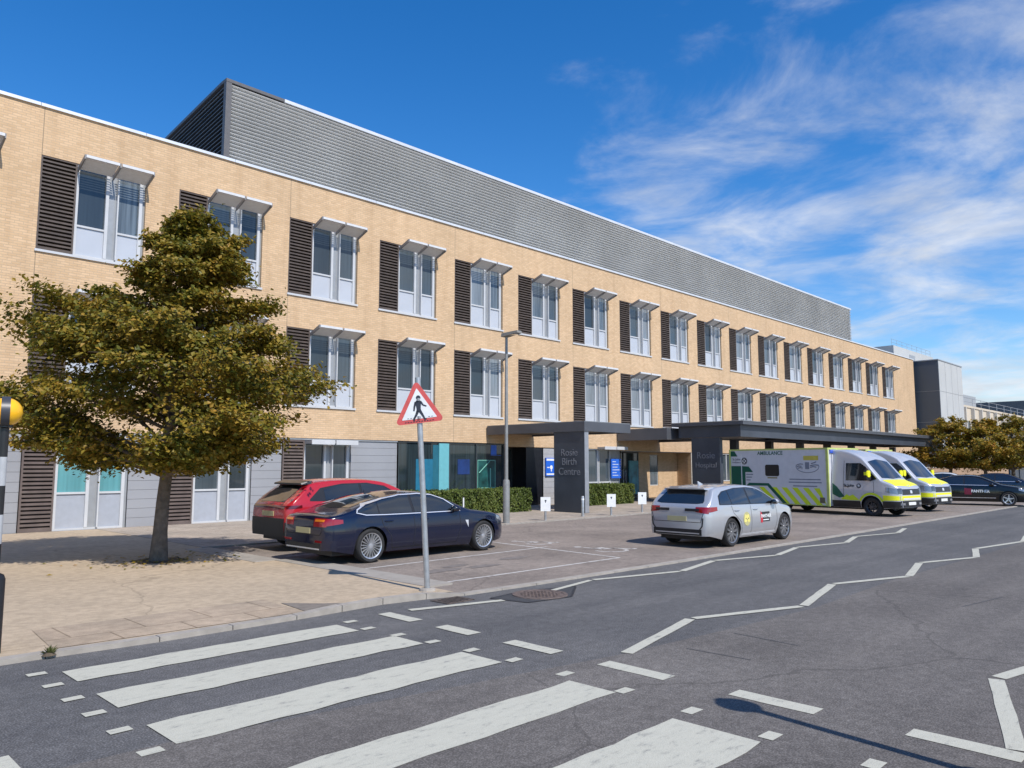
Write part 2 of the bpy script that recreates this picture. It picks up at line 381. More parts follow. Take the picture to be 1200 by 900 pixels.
# ------------------------------------------------------------------ mesh helpers
class MB:
    def __init__(self, org=(0, 0, 0)):
        self.v = []; self.f = []; self.m = []; self.o = org
    def add(self, vs, fs, m=0):
        b = len(self.v)
        o = self.o
        self.v += [(p[0] - o[0], p[1] - o[1], p[2] - o[2]) for p in vs]
        self.f += [[b + i for i in f] for f in fs]
        self.m += [m] * len(fs)
    def box(self, x0, x1, y0, y1, z0, z1, m=0):
        v = [(x0, y0, z0), (x1, y0, z0), (x1, y1, z0), (x0, y1, z0), (x0, y0, z1), (x1, y0, z1), (x1, y1, z1), (x0, y1, z1)]
        self.add(v, [(0, 3, 2, 1), (4, 5, 6, 7), (0, 1, 5, 4), (1, 2, 6, 5), (2, 3, 7, 6), (3, 0, 4, 7)], m)
    def hexa(self, v, m=0):
        self.add(v, [(0, 3, 2, 1), (4, 5, 6, 7), (0, 1, 5, 4), (1, 2, 6, 5), (2, 3, 7, 6), (3, 0, 4, 7)], m)
    def quad(self, a, b, c, d, m=0):
        self.add([a, b, c, d], [(0, 1, 2, 3)], m)
    def poly(self, pts, m=0):
        self.add(pts, [tuple(range(len(pts)))], m)
    def prism(self, pts2, fn, d0, d1, m=0):
        """2D polygon extruded: fn(u, v, depth) -> point"""
        n = len(pts2)
        a = [fn(u, v, d0) for u, v in pts2]; b = [fn(u, v, d1) for u, v in pts2]
        fs = [tuple(range(n))[::-1], tuple(range(n, 2 * n))]
        fs += [(i, (i + 1) % n, n + (i + 1) % n, n + i) for i in range(n)]
        self.add(a + b, fs, m)
    def tube(self, pts, rad, seg=10, m=0, cap=True):
        pts = [Vector(p) for p in pts]
        if not hasattr(rad, "__len__"):
            rad = [rad] * len(pts)
        vs = []; fs = []
        up = Vector((0, 0, 1))
        prev = None
        for i, p in enumerate(pts):
            t = (pts[min(i + 1, len(pts) - 1)] - pts[max(i - 1, 0)]).normalized()
            if prev is None:
                a = t.cross(up)
                if a.length < 1e-3:
                    a = t.cross(Vector((1, 0, 0)))
                a.normalize()
            else:
                a = (prev - t * prev.dot(t)).normalized()
            prev = a
            b = t.cross(a)
            for k in range(seg):
                an = 2 * math.pi * k / seg
                vs.append(p + (a * math.cos(an) + b * math.sin(an)) * rad[i])
        for i in range(len(pts) - 1):
            for k in range(seg):
                k2 = (k + 1) % seg
                fs.append((i * seg + k, i * seg + k2, (i + 1) * seg + k2, (i + 1) * seg + k))
        if cap:
            fs.append(tuple(range(seg))[::-1]); e = (len(pts) - 1) * seg
            fs.append(tuple(range(e, e + seg)))
        self.add(vs, fs, m)
    def lathe(self, prof, c, axis="z", seg=24, m=0):
        """profile of (r, h) revolved round an axis through c"""
        vs = []; fs = []
        for r, h in prof:
            for k in range(seg):
                a = 2 * math.pi * k / seg
                x, y = r * math.cos(a), r * math.sin(a)
                if axis == "z": q = (c[0] + x, c[1] + y, c[2] + h)
                elif axis == "y": q = (c[0] + x, c[1] + h, c[2] + y)
                else: q = (c[0] + h, c[1] + x, c[2] + y)
                vs.append(q)
        for i in range(len(prof) - 1):
            for k in range(seg):
                k2 = (k + 1) % seg
                fs.append((i * seg + k, i * seg + k2, (i + 1) * seg + k2, (i + 1) * seg + k))
        self.add(vs, fs, m)
    def ellipsoid(self, c, r, m=0, seg=14, rings=9):
        prof = []
        vs = []; fs = []
        for i in range(rings + 1):
            t = math.pi * i / rings
            for k in range(seg):
                a = 2 * math.pi * k / seg
                vs.append((c[0] + r[0] * math.sin(t) * math.cos(a), c[1] + r[1] * math.sin(t) * math.sin(a), c[2] - r[2] * math.cos(t)))
        for i in range(rings):
            for k in range(seg):
                k2 = (k + 1) % seg
                fs.append((i * seg + k, i * seg + k2, (i + 1) * seg + k2, (i + 1) * seg + k))
        self.add(vs, fs, m)
    def build(self, name, mats, parent=None, smooth=False, angle=40, fix=True, loc=None):
        me = bpy.data.meshes.new(name)
        me.from_pydata([tuple(p) for p in self.v], [], self.f)
        mats = mats if isinstance(mats, (list, tuple)) else [mats]
        for mm in mats:
            me.materials.append(mm)
        if len(mats) > 1:
            me.polygons.foreach_set("material_index", self.m)
        if fix:
            bm = bmesh.new(); bm.from_mesh(me)
            bmesh.ops.recalc_face_normals(bm, faces=bm.faces)
            bm.to_mesh(me); bm.free()
        if smooth:
            me.polygons.foreach_set("use_smooth", [True] * len(me.polygons))
            me.set_sharp_from_angle(angle=R(angle))
        me.update()
        o = bpy.data.objects.new(name, me)
        COL.objects.link(o)
        if parent is not None:
            o.parent = parent
        if loc is not None:
            o.location = loc
        return o

def empty(name, loc, rz=0.):
    o = bpy.data.objects.new(name, None)
    o.empty_display_size = .3
    o.location = loc; o.rotation_euler = (0, 0, rz)
    COL.objects.link(o)
    return o

def tag(o, label, cat, group=None):
    o["label"] = label; o["category"] = cat
    if group: o["group"] = group
    return o

def struct(o):
    o["kind"] = "structure"
    return o

def thing(name, label, cat, loc, rz=0., group=None):
    return tag(empty(name, loc, rz), label, cat, group)

def copy_tree(o, parent=None):
    c = o.copy(); COL.objects.link(c)
    if parent is not None:
        c.parent = parent
    for ch in list(o.children):
        copy_tree(ch, c)
    return c

def text_obj(name, body, size, m, parent, loc, rot, extrude=.004, align="CENTER", bold=0.):
    cu = bpy.data.curves.new(name, "FONT")
    cu.body = body; cu.size = size; cu.extrude = extrude; cu.align_x = align; cu.align_y = "CENTER"
    cu.offset = bold; cu.space_line = 1.05
    t = bpy.data.objects.new(name, cu); COL.objects.link(t)
    bpy.context.view_layer.update()
    dg = bpy.context.evaluated_depsgraph_get()
    me = bpy.data.meshes.new_from_object(t.evaluated_get(dg))
    bpy.data.objects.remove(t); bpy.data.curves.remove(cu)
    me.materials.clear(); me.materials.append(m)
    o = bpy.data.objects.new(name, me); COL.objects.link(o)
    o.location = loc; o.rotation_euler = rot
    if parent is not None: o.parent = parent
    return o

# ------------------------------------------------------------------ camera, light, sky
YAW, PITCH, CH = 44.58, 6.0256, 1.95
cd = bpy.data.cameras.new("camera"); cam = bpy.data.objects.new("camera", cd); COL.objects.link(cam)
cd.sensor_width = 36; cd.lens = 27.0; cd.clip_start = .05; cd.clip_end = 6000
cam.location = (0, 0, CH); cam.rotation_euler = (R(90 + PITCH), 0, R(YAW - 90))
S.camera = cam

SUN_EL, SUN_AZ = 48., 7.        # shadows fall to +Y, drifting 7 degrees to +X
sd = bpy.data.lights.new("sun", "SUN"); sd.energy = 4.3; sd.angle = R(.53); sd.color = (1, .95, .88)
so = bpy.data.objects.new("sun", sd); COL.objects.link(so)
dv = Vector((math.sin(R(SUN_AZ)) * math.cos(R(SUN_EL)), math.cos(R(SUN_AZ)) * math.cos(R(SUN_EL)), -math.sin(R(SUN_EL))))
so.rotation_euler = dv.to_track_quat("-Z", "Y").to_euler(); so.location = (0, -20, 40)

W = bpy.data.worlds.new("World"); S.world = W; W.use_nodes = True
nt = W.node_tree; nt.nodes.clear()
out = N(nt, "ShaderNodeOutputWorld"); bg = N(nt, "ShaderNodeBackground")
sky = N(nt, "ShaderNodeTexSky", sky_type="NISHITA")
sky.sun_disc = False; sky.sun_elevation = R(SUN_EL); sky.sun_rotation = R(180 + SUN_AZ)
sky.air_density = 1.0; sky.dust_density = .25; sky.ozone_density = 3.5; sky.altitude = 60
bg.inputs["Strength"].default_value = .128
tc = N(nt, "ShaderNodeTexCoord")
sep = N(nt, "ShaderNodeSeparateXYZ"); L(nt, tc.outputs["Generated"], sep.inputs[0])
def mth(op, a, b=None, c=None):
    n = N(nt, "ShaderNodeMath", operation=op)
    for i, x in enumerate((a, b, c)):
        if x is None: continue
        if isinstance(x, (int, float)): n.inputs[i].default_value = x
        else: L(nt, x, n.inputs[i])
    return n.outputs[0]
def mrange(x, a, b, lo=0., hi=1.):
    n = N(nt, "ShaderNodeMapRange", interpolation_type="SMOOTHSTEP")
    n.inputs["From Min"].default_value = a; n.inputs["From Max"].default_value = b
    n.inputs["To Min"].default_value = lo; n.inputs["To Max"].default_value = hi
    L(nt, x, n.inputs["Value"]); return n.outputs[0]
zc = mth("MAXIMUM", sep.outputs["Z"], .0)
den = mth("ADD", zc, .16)
cx = mth("DIVIDE", sep.outputs["X"], den); cy = mth("DIVIDE", sep.outputs["Y"], den)
cv = N(nt, "ShaderNodeCombineXYZ"); L(nt, cx, cv.inputs["X"]); L(nt, cy, cv.inputs["Y"])
mp = N(nt, "ShaderNodeMapping"); mp.inputs["Rotation"].default_value = (0, 0, R(24)); mp.inputs["Scale"].default_value = (1.0, .85, 1)
mp.inputs["Location"].default_value = (3.1, 1.7, 0)
L(nt, cv.outputs[0], mp.inputs["Vector"])
n1 = N(nt, "ShaderNodeTexNoise"); n1.inputs["Scale"].default_value = 2.9; n1.inputs["Detail"].default_value = 15; n1.inputs["Roughness"].default_value = .60
n1.inputs["Distortion"].default_value = .35
L(nt, mp.outputs[0], n1.inputs["Vector"])
n2 = N(nt, "ShaderNodeTexNoise"); n2.inputs["Scale"].default_value = .95; n2.inputs["Detail"].default_value = 4
L(nt, mp.outputs[0], n2.inputs["Vector"])
# how cloudy each quarter of the sky is: clear to the north-west, streaky to the east
az = N(nt, "ShaderNodeVectorMath", operation="DOT_PRODUCT"); az.inputs[1].default_value = (math.cos(R(-12)), math.sin(R(-12)), 0)
L(nt, tc.outputs["Generated"], az.inputs[0])
east = mrange(az.outputs["Value"], .36, .70)
low = mrange(sep.outputs["Z"], .17, .02)
thr = mth("SUBTRACT", .80, mth("MULTIPLY", east, .37))
thr = mth("SUBTRACT", thr, mth("MULTIPLY", mth("MULTIPLY", low, east), .19))
dens = mth("ADD", mth("MULTIPLY", n1.outputs["Fac"], .72), mth("MULTIPLY", n2.outputs["Fac"], .34))
cl = mth("SUBTRACT", dens, thr)
fac = mth("MULTIPLY", mrange(cl, -.03, .30), .88)
n5 = N(nt, "ShaderNodeTexNoise"); n5.inputs["Scale"].default_value = 4.5; n5.inputs["Detail"].default_value = 6
L(nt, mp.outputs[0], n5.inputs["Vector"])
br5 = mrange(n5.outputs["Fac"], .3, .7, 4.9, 6.2)
ccol = N(nt, "ShaderNodeVectorMath", operation="SCALE"); ccol.inputs[0].default_value = (.93, .97, 1.04)
L(nt, br5, ccol.inputs["Scale"])
mxs = N(nt, "ShaderNodeMix", data_type="RGBA"); L(nt, fac, mxs.inputs["Factor"])
hs = N(nt, "ShaderNodeHueSaturation"); hs.inputs["Saturation"].default_value = 1.36; hs.inputs["Hue"].default_value = .506; hs.inputs["Value"].default_value = 1.18
L(nt, sky.outputs[0], hs.inputs["Color"])
L(nt, hs.outputs[0], mxs.inputs["A"]); L(nt, ccol.outputs[0], mxs.inputs["B"])
L(nt, mxs.outputs["Result"], bg.inputs["Color"]); L(nt, bg.outputs[0], out.inputs[0])
S.view_settings.view_transform = "Standard"; S.view_settings.look = "None"
S.view_settings.exposure = .2; S.view_settings.gamma = 1.0; S.view_settings.use_curve_mapping = False

# ------------------------------------------------------------------ ground, road, paving
KY = 8.62      # far kerb line of the road
NK = 1.12      # near kerb line
XC = 7.85      # where the sandy footway meets the parking bays
def sheet(name, pts, z, m):
    b = MB(); b.poly([(x, y, z) for x, y in pts])
    return struct(b.build(name, m))
sheet("ground", [(-900, -900), (1500, -900), (1500, 1500), (-900, 1500)], -.06, GRASSY)
sheet("road", [(-300, NK - .1), (700, NK - .1), (700, 9.1), (-300, 9.1)], 0, ASPH)
# resurfaced near lane; its joint wanders beside the centre line
seam = [(-300, 5.9), (-5, 5.95), (2.3, 5.7), (6.6, 4.95), (8.7, 4.75), (10.6, 4.62), (14, 4.75), (20, 4.65), (40, 4.7), (700, 4.7)]
sheet("road_near_lane", [(-300, NK - .1), (700, NK - .1)] + seam[::-1], .004, ASPH2)
kerb = [(-300, 9.05), (-20, 9.05), (2.4, 9.0), (3.5, 8.93), (5.2, 8.95), (6.6, 9.05), (7.3, 8.95), (7.9, 8.78), (9.4, 8.7), (13.5, 8.62), (20, 8.6), (40, 8.7), (700, 8.7)]
def kerb_w(p, q, z0, z1, b, off=.14):
    (x0, y0), (x1, y1) = p, q
    b.hexa([(x0, y0, -.05), (x1, y1, -.05), (x1, y1 + off, -.05), (x0, y0 + off, -.05), (x0, y0, z0), (x1, y1, z1), (x1, y1 + off, z1), (x0, y0 + off, z0)])
kb = MB()
for p, q in zip(kerb[:-1], kerb[1:]):
    n = max(1, int(round(math.hypot(q[0] - p[0], q[1] - p[1]) / .92))) if -21 < p[0] < 45 and q[0] < 60 else 1
    for i in range(n):
        a = (p[0] + (q[0] - p[0]) * i / n + .006, p[1] + (q[1] - p[1]) * i / n); c = (p[0] + (q[0] - p[0]) * (i + 1) / n - .006, p[1] + (q[1] - p[1]) * (i + 1) / n)
        h = lambda x: .055 if x < 5.6 else (.085 if x < 7.8 else .032)
        kerb_w(a, c, h(a[0]), h(c[0]), kb)
struct(kb.build("kerb", STONE))
left = [(x, y + .14) for x, y in kerb if x < 7.4] + [(XC - .02, 8.95), (XC, 9.6), (XC, 24), (XC, 60), (-300, 60)]
sheet("sand_footway", left, .05, SAND)
bay = [(XC, 8.9)] + [(x, y + .14) for x, y in kerb if x > 8] + [(700, 18.2), (33, 18.2), (24.5, 17.75), (17, 17.75), (XC, 17.75)]
sheet("parking_surface", bay, .026, BAY)
sheet("front_footway", [(XC, 17.95), (17, 17.95), (24.5, 17.95), (33, 18.4), (33, 26.4), (XC, 26.4)], .055, PAVE)
sheet("yard_surface", [(33, 18.2), (700, 18.2), (700, 60), (33, 60)], .022, BAY)
kb = MB()
pts = [(XC, 17.8), (17, 17.8), (20, 17.8), (24.5, 17.8), (33, 18.25)]
for p, q in zip(pts[:-1], pts[1:]):
    n = int((q[0] - p[0]) / .92) + 1
    for i in range(n):
        a = (p[0] + (q[0] - p[0]) * i / n + .006, p[1] + (q[1] - p[1]) * i / n); c = (p[0] + (q[0] - p[0]) * (i + 1) / n - .006, p[1] + (q[1] - p[1]) * (i + 1) / n)
        kerb_w(a, c, .06, .06, kb, .15)
struct(kb.build("footway_kerb", STONE))
kb = MB(); kb.box(XC - .02, XC + .52, 9.6, 14.4, -.02, .058); kb.box(XC - .45, XC + .12, 14.4, 17.7, -.02, .058)
struct(kb.build("bay_edging", mat("pale_concrete", (.33, .30, .26), .9, var=.15, scale=4, bump=.3, bscale=80)))
sheet("crossing_paving", [(2.5, 9.16), (5.4, 9.1), (5.45, 10.33), (2.6, 10.33)], .056, TACT)
sheet("footway_patch", [(5.42, 9.1), (6.2, 9.22), (5.85, 9.5), (5.5, 9.9)], .0565, mat("patch_tarmac", (.2, .17, .14), .9, var=.2, scale=12))
kb = MB()
for i in range(-40, 60):
    kb.box(i * .92 + .006, i * .92 + .914, NK - .15, NK, -.05, .1)
struct(kb.build("near_kerb", STONE))
sheet("near_footway", [(-300, -40), (700, -40), (700, NK - .15), (-300, NK - .15)], .095, SAND)

# painted markings
def strip(b, p, q, w, z):
    p = Vector((p[0], p[1], 0)); q = Vector((q[0], q[1], 0)); t = (q - p).normalized(); n = Vector((-t.y, t.x, 0)) * w / 2
    L_ = (q - p).length; k = max(1, int(L_ / .25))
    # slightly ragged edges, as rollered thermoplastic has
    a = []; c = []
    for i in range(k + 1):
        r = p + t * L_ * i / k
        a.append(r + n * (1 + rng.uniform(-.07, .07)) + Vector((0, 0, z))); c.append(r - n * (1 + rng.uniform(-.07, .07)) + Vector((0, 0, z)))
    b.add(a + c, [(i, i + 1, k + 1 + i + 1, k + 1 + i) for i in range(k)])
zeb = MB()
for x0, x1, ya, yb in ((2.36, 5.37, 7.83, 8.31), (2.35, 5.49, 6.78, 7.31), (2.35, 5.53, 5.60, 6.19), (2.42, 5.5, 4.18, 4.68), (2.45, 5.26, 2.70, 3.45), (2.4, 5.3, 1.35, 1.95), (-2.2, 1.50, 5.80, 6.36)):
    if x0 < 0: continue
    ym = (ya + yb) / 2
    strip(zeb, (x0, ym), (x1, ym), yb - ya, .008)
struct(zeb.build("zebra_stripes", PAINT))
# marking on the far side of the crossing, cut by the left edge of the view
mk = MB()
strip(mk, (.2, 6.02), (1.47, 6.02), .38, .008)
for y in (8.38, 7.86, 7.30, 6.76, 6.2, 5.6, 5.0, 4.4, 3.8, 3.2, 2.5, 1.8):
    strip(mk, (2.09, y), (2.25, y), .11, .008)
for x, y in ((5.6, 8.35), (5.52, 7.86), (5.56, 7.32), (5.62, 6.77), (5.66, 6.18), (5.68, 5.57), (5.65, 4.87), (5.6, 4.15), (5.53, 3.44), (5.43, 2.73), (5.4, 2.0)):
    strip(mk, (x - .085, y), (x + .085, y), .11, .008)
struct(mk.build("crossing_studs", PAINT))
gw = MB()
for y0, y1 in ((8.5, 7.81), (7.34, 6.73), (6.18, 5.46), (4.86, 4.09), (3.45, 2.71), (2.04, 1.32)):
    strip(gw, (6.22, y0), (6.21, y1), .2, .008)
struct(gw.build("give_way_dashes", PAINT))
zz = MB()
def zig(pts, w=.1):
    for p, q in zip(pts[:-1], pts[1:]):
        p = Vector(p); q = Vector(q); t = (q - p).normalized() * .04
        strip(zz, p + t, q - t, w if abs(q.y - p.y) < .35 else w * 1.3, .009)
zig([(6.55, 8.44), (8.05, 8.06)])
zig([(9.03, 8.12), (10.45, 8.40), (12.46, 7.9), (14.3, 8.29), (16.1, 7.8), (17.97, 8.2), (19.9, 7.8), (21.8, 8.28), (23.8, 7.85), (25.7, 8.25)])
zig([(6.66, 4.92), (8.75, 5.42), (10.6, 4.78), (12.88, 5.30), (14.7, 4.7), (16.86, 5.18), (18.7, 4.62), (20.6, 5.1), (23.4, 4.7), (26, 5.1)])
zig([(6.3, 1.38), (8.3, 1.95), (10.3, 1.5), (12.2, 1.95), (14.2, 1.5), (16.2, 1.95)])
struct(zz.build("zigzag_lines", PAINT))
bl = MB()
strip(bl, (8.4, 12.2), (13.75, 12.38), .085, .030); strip(bl, (8.1, 9.86), (13.2, 9.86), .085, .030)
strip(bl, (13.2, 9.86), (13.5, 13.1), .085, .0305)
strip(bl, (8.4, 15.0), (13.7, 15.1), .085, .030); strip(bl, (13.5, 13.1), (13.7, 15.1), .085, .0305)
for k in range(12):
    x = 33.0 + k * 3.6
    strip(bl, (x, 9.2), (x - .9, 14), .1, .0305)
struct(bl.build("bay_lines", PAINT2))
# wheelchair symbols painted at the bay mouths
def wheelchair(b, cx, cy, s, z):
    f = lambda u, v: (cx + u * s, cy + v * s)
    n = 18
    for i in range(n):
        a0 = R(-200 + 290 * i / n); a1 = R(-200 + 290 * (i + 1) / n)
        strip(b, f(.45 * math.cos(a0), .45 * math.sin(a0)), f(.45 * math.cos(a1), .45 * math.sin(a1)), .09, z)
    for p, q in (((-.05, .9), (.0, .25)), ((.0, .25), (.45, .22)), ((.45, .22), (.62, -.3)), ((.62, -.3), (.8, -.26)), ((-.03, .55), (.36, .5))):
        strip(b, f(*p), f(*q), .1, z)
    b.poly([(cx + (-.06 + .13 * math.cos(t)) * s, cy + (1.08 + .13 * math.sin(t)) * s, z) for t in [i * math.pi / 6 for i in range(12)]])
bs = MB()
wheelchair(bs, 14.25, 10.9, .85, .030); wheelchair(bs, 14.2, 13.1, .7, .030)
struct(bs.build("bay_symbols", PAINT2))
# worn stains left by parked cars
st = MB()
for cx, cy, rx, ry in ((9.3, 11.0, .55, .22), (10.3, 10.9, .5, .18), (11.6, 11.4, .45, .2), (9.9, 11.3, .4, .15)):
    p = [(cx + rx * math.cos(a) * rng.uniform(.6, 1.1), cy + ry * math.sin(a) * rng.uniform(.6, 1.1), .0305) for a in np.linspace(0, 2 * math.pi, 22)[:-1]]
    st.poly(p)
struct(st.build("oil_stains", mat("oil_stain", (.195, .168, .148), .8, var=.25, scale=8)))
sl = MB()
SCARS = [((7.32, 4.6), (7.35, 3.88)), ((8.36, 4.62), (8.28, 3.8)), ((12.1, 3.2), (13.4, 3.0))]
for i_, (a_, b_) in enumerate(SCARS): strip(sl, a_, b_, .022, .0065)
struct(sl.build("road_scars", mat("bitumen_scar", (.07, .068, .066), .7)))

def manhole():
    t = thing("manhole_cover", "round rusty manhole cover in a dark diamond patch of road by the kerb", "manhole cover", (8.75, 8.03, 0))
    b = MB(); b.lathe([(.0, .006), (.36, .006), (.37, .012), (.42, .012), (.425, .0)], (0, 0, .005), seg=32)
    for i in range(-4, 5):
        for j in range(-4, 5):
            if i * i + j * j < 17:
                b.box(i * .075 - .022, i * .075 + .022, j * .075 - .022, j * .075 + .022, .010, .018)
    b.build("cover", mat("rusty_iron", (.15, .112, .095), .75, .2, var=.4, scale=14), t)
    b = MB(); p = [(.98, .12), (.1, .42), (-.75, .3), (-.62, -.34), (.2, -.45)]
    b.poly([(x, y, .0055) for x, y in p]); b.build("patch", mat("patch_asphalt", (.05, .05, .052), .85, var=.2, scale=9), t)
    b = MB()
    for p0, q0 in zip(p, p[1:] + p[:1]): strip(b, p0, q0, .04, .0065)
    b.build("joint_seal", mat("joint_bitumen", (.022, .022, .024), .6), t)
manhole()
t = thing("drain_grate", "slotted iron gully grate against the kerb by the warning sign", "drain", (7.5, 8.6, 0))
b = MB(); b.box(-.24, .24, -.17, .17, -.05, .004)
b.build("gully", mat("gully_dark", (.01, .01, .01), .9), t)
b = MB()
for i in range(7): b.box(-.22 + i * .068, -.22 + i * .068 + .035, -.15, .15, .0, .012)
b.box(-.25, .25, -.19, -.155, 0, .012); b.box(-.25, .25, .155, .19, 0, .012); b.box(-.26, -.235, -.19, .19, 0, .0125); b.box(.235, .26, -.19, .19, 0, .0125)
b.build("grate", mat("rusty_grate", (.11, .085, .07), .75, .2, var=.4, scale=14), t)


# ------------------------------------------------------------------ hospital block
D = 25.15; P = 4.03; X0 = 5.79; XL = -9.2; XR = 83.3; ZP = 12.5
BO = (X0, D, 0)
hosp = thing("hospital_building", "long three storey buff brick hospital block with louvred bays and a ribbed rooftop screen", "building", BO)
ROWS = [(8.21, 11.05), (4.13, 6.97)]
BAYS = range(-3, 18)
opens = []
for n in BAYS:
    for zb, zt in ROWS:
        opens.append((X0 + n * P, X0 + n * P + 2.99, zb, zt))
# ground floor: continuous recess of cladding and glazing up to the first entrance, then openings
GZ = 2.93
opens.append((XL + .01, 18.97, .0, GZ))            # clad strip with louvres and windows
opens.append((18.97, 25.05, .0, GZ))               # shopfront glazing
opens.append((25.05, 27.68, .0, 2.8))              # first entrance
opens.append((27.68, 30.9, .0, 2.8))               # clad panel
opens.append((30.9, 33.9, .0, 2.8))                # windows beside second entrance
opens.append((33.9, 41.1, .0, 2.72))               # second entrance recess
for n in (10, 11, 12, 13, 14, 15, 16, 17, 18):
    x = X0 + n * P - 1.6
    opens.append((x, x + 1.7, .9, 2.7))
xs = sorted({XL, XR} | {o[0] for o in opens} | {o[1] for o in opens})
zs = sorted({0., ZP} | {o[2] for o in opens} | {o[3] for o in opens})
w = MB(BO)
for i in range(len(xs) - 1):
    # merge vertical runs
    run = None
    for k in range(len(zs)):
        hole = True
        if k < len(zs) - 1:
            mx_, mz = (xs[i] + xs[i + 1]) / 2, (zs[k] + zs[k + 1]) / 2
            hole = any(o[0] < mx_ < o[1] and o[2] < mz < o[3] for o in opens)
        if not hole and run is None: run = zs[k]
        if hole and run is not None:
            w.quad((xs[i], D, run), (xs[i + 1], D, run), (xs[i + 1], D, zs[k]), (xs[i], D, zs[k])); run = None
dp = .24
for o in opens:
    x0, x1, z0, z1 = o; d = dp
    if o[2] == 0 and x0 in (25.05, 33.9): d = 1.05
    w.quad((x0, D, z1), (x1, D, z1), (x1, D + d, z1), (x0, D + d, z1))
    if z0 > 0: w.quad((x0, D, z0), (x1, D, z0), (x1, D + d, z0), (x0, D + d, z0))
    if x0 > XL + .1: w.quad((x0, D, z0), (x0, D + d, z0), (x0, D + d, z1), (x0, D, z1))
    w.quad((x1, D, z0), (x1, D + d, z0), (x1, D + d, z1), (x1, D, z1))
# ends, back, roof
w.quad((XL, D, 0), (XL, D + 22, 0), (XL, D + 22, ZP), (XL, D, ZP)); w.quad((XR, D, 0), (XR, D + 22, 0), (XR, D + 22, ZP), (XR, D, ZP))
w.quad((XL, D + 22, 0), (XR, D + 22, 0), (XR, D + 22, ZP), (XL, D + 22, ZP))
w.build("wall", BRICK, hosp, fix=False)
b = MB(BO); b.quad((XL, D + .3, ZP - .4), (XR, D + .3, ZP - .4), (XR, D + 21.8, ZP - .4), (XL, D + 21.8, ZP - .4)); b.box(XL, XR, D + .25, D + .3, ZP - .5, ZP - .005); b.build("roof", ROOF, hosp)
b = MB(BO)
n = 31; seg = (XR - XL + .1) / n
for i in range(n):
    b.box(XL - .05 + i * seg + .006, XL - .05 + (i + 1) * seg - .006, D - .06, D + .32, ZP, ZP + .095)
b.build("coping", COPING, hosp)
b = MB(BO)
b.box(XL, XR, D + .36, D + .44, ZP + .0, ZP + .17)
b.build("roof_edge_trim", mat("dark_trim_edge", (.10, .10, .105), .5, .2), hosp)
# back wall behind the openings so that no daylight leaks through
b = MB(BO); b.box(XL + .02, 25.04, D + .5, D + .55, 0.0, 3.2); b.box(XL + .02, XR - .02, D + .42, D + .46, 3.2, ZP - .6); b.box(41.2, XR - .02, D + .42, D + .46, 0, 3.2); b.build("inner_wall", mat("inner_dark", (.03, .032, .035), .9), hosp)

# plant screen: corrugated steel on the roof, set back, end wall slightly skewed
YS, ZT, ZB = 27.0, 16.25, ZP - .4
cx0, cx1 = 12.2, 72.0
b = MB(BO)
nr = 29; hh = (ZT - ZB) / nr
prof = []
for i in range(nr):
    z = ZB + i * hh
    prof += [(0, z), (0, z + hh * .16), (.15, z + hh * .40), (.15, z + hh * .50)]
prof.append((0, ZT))
def screen(p, q, nx, ny):
    vs = []; fs = []
    for d, z in prof:
        k = 1.2 if nx else 1.0; vs += [(p[0] + nx * d * k, p[1] + ny * d * k, z), (q[0] + nx * d * k, q[1] + ny * d * k, z)]
    for i in range(len(prof) - 1):
        fs.append((2 * i, 2 * i + 1, 2 * i + 3, 2 * i + 2))
    b.add(vs, fs)
screen((cx0, YS), (cx1, YS), 0, -1)
screen((cx1, YS), (cx1, YS + 13), 1, 0)
b.quad((cx0, YS + .06, ZT - .05), (cx1, YS + .06, ZT - .05), (cx1, YS + 13, ZT - .05), (cx0 + .95, YS + 13, ZT - .05))
ps = b.build("plant_screen", CORR, hosp, fix=False)
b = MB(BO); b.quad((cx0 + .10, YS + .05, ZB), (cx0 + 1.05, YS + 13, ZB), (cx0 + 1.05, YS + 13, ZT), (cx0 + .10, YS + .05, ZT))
b.build("end_backing", mat("end_shade_backing", (.02, .022, .026), .8), ps, fix=False)  # dark sheet behind the blades, put in as the end wall's shade
b = MB(BO); hb = (ZT - ZB) / 24
for i in range(24):
    z = ZB + i * hb
    b.hexa([(cx0 - .17, YS, z), (cx0 + .78, YS + 13, z), (cx0 + .90, YS + 13, z + hb * .45), (cx0 - .05, YS, z + hb * .45), (cx0 - .17, YS, z + .022), (cx0 + .78, YS + 13, z + .022), (cx0 + .90, YS + 13, z + hb * .45 + .022), (cx0 - .05, YS, z + hb * .45 + .022)])
b.build("end_blades_shaded", mat("end_shade_steel", (.22, .225, .23), .5, .1), ps)  # blades in darker steel than the screen, so this side looks shaded
b = MB(BO); b.box(cx0 + 2.2, cx1 + .05, YS - .17, YS + .25, ZT, ZT + .13); b.box(cx1 - .2, cx1 + .06, YS + .26, YS + 13, ZT, ZT + .13)
b.build("screen_flashing", COPING, ps, loc=(0, 0, 0))
b = MB(BO); b.box(cx0 - .19, cx0 + 2.2, YS - .175, YS + .25, ZT, ZT + .12)
b.hexa([(cx0 - .19, YS + .26, ZT), (cx0 + .25, YS + .26, ZT), (cx0 + 1.2, YS + 13, ZT), (cx0 + .74, YS + 13, ZT), (cx0 - .19, YS + .26, ZT + .12), (cx0 + .25, YS + .26, ZT + .12), (cx0 + 1.2, YS + 13, ZT + .12), (cx0 + .74, YS + 13, ZT + .12)])
b.box(cx0 - .185, cx0 + .03, YS - .165, YS + .04, ZB, ZT - .002)
b.build("screen_corner_trim", mat("dark_trim", (.13, .125, .125), .5, .2), ps)

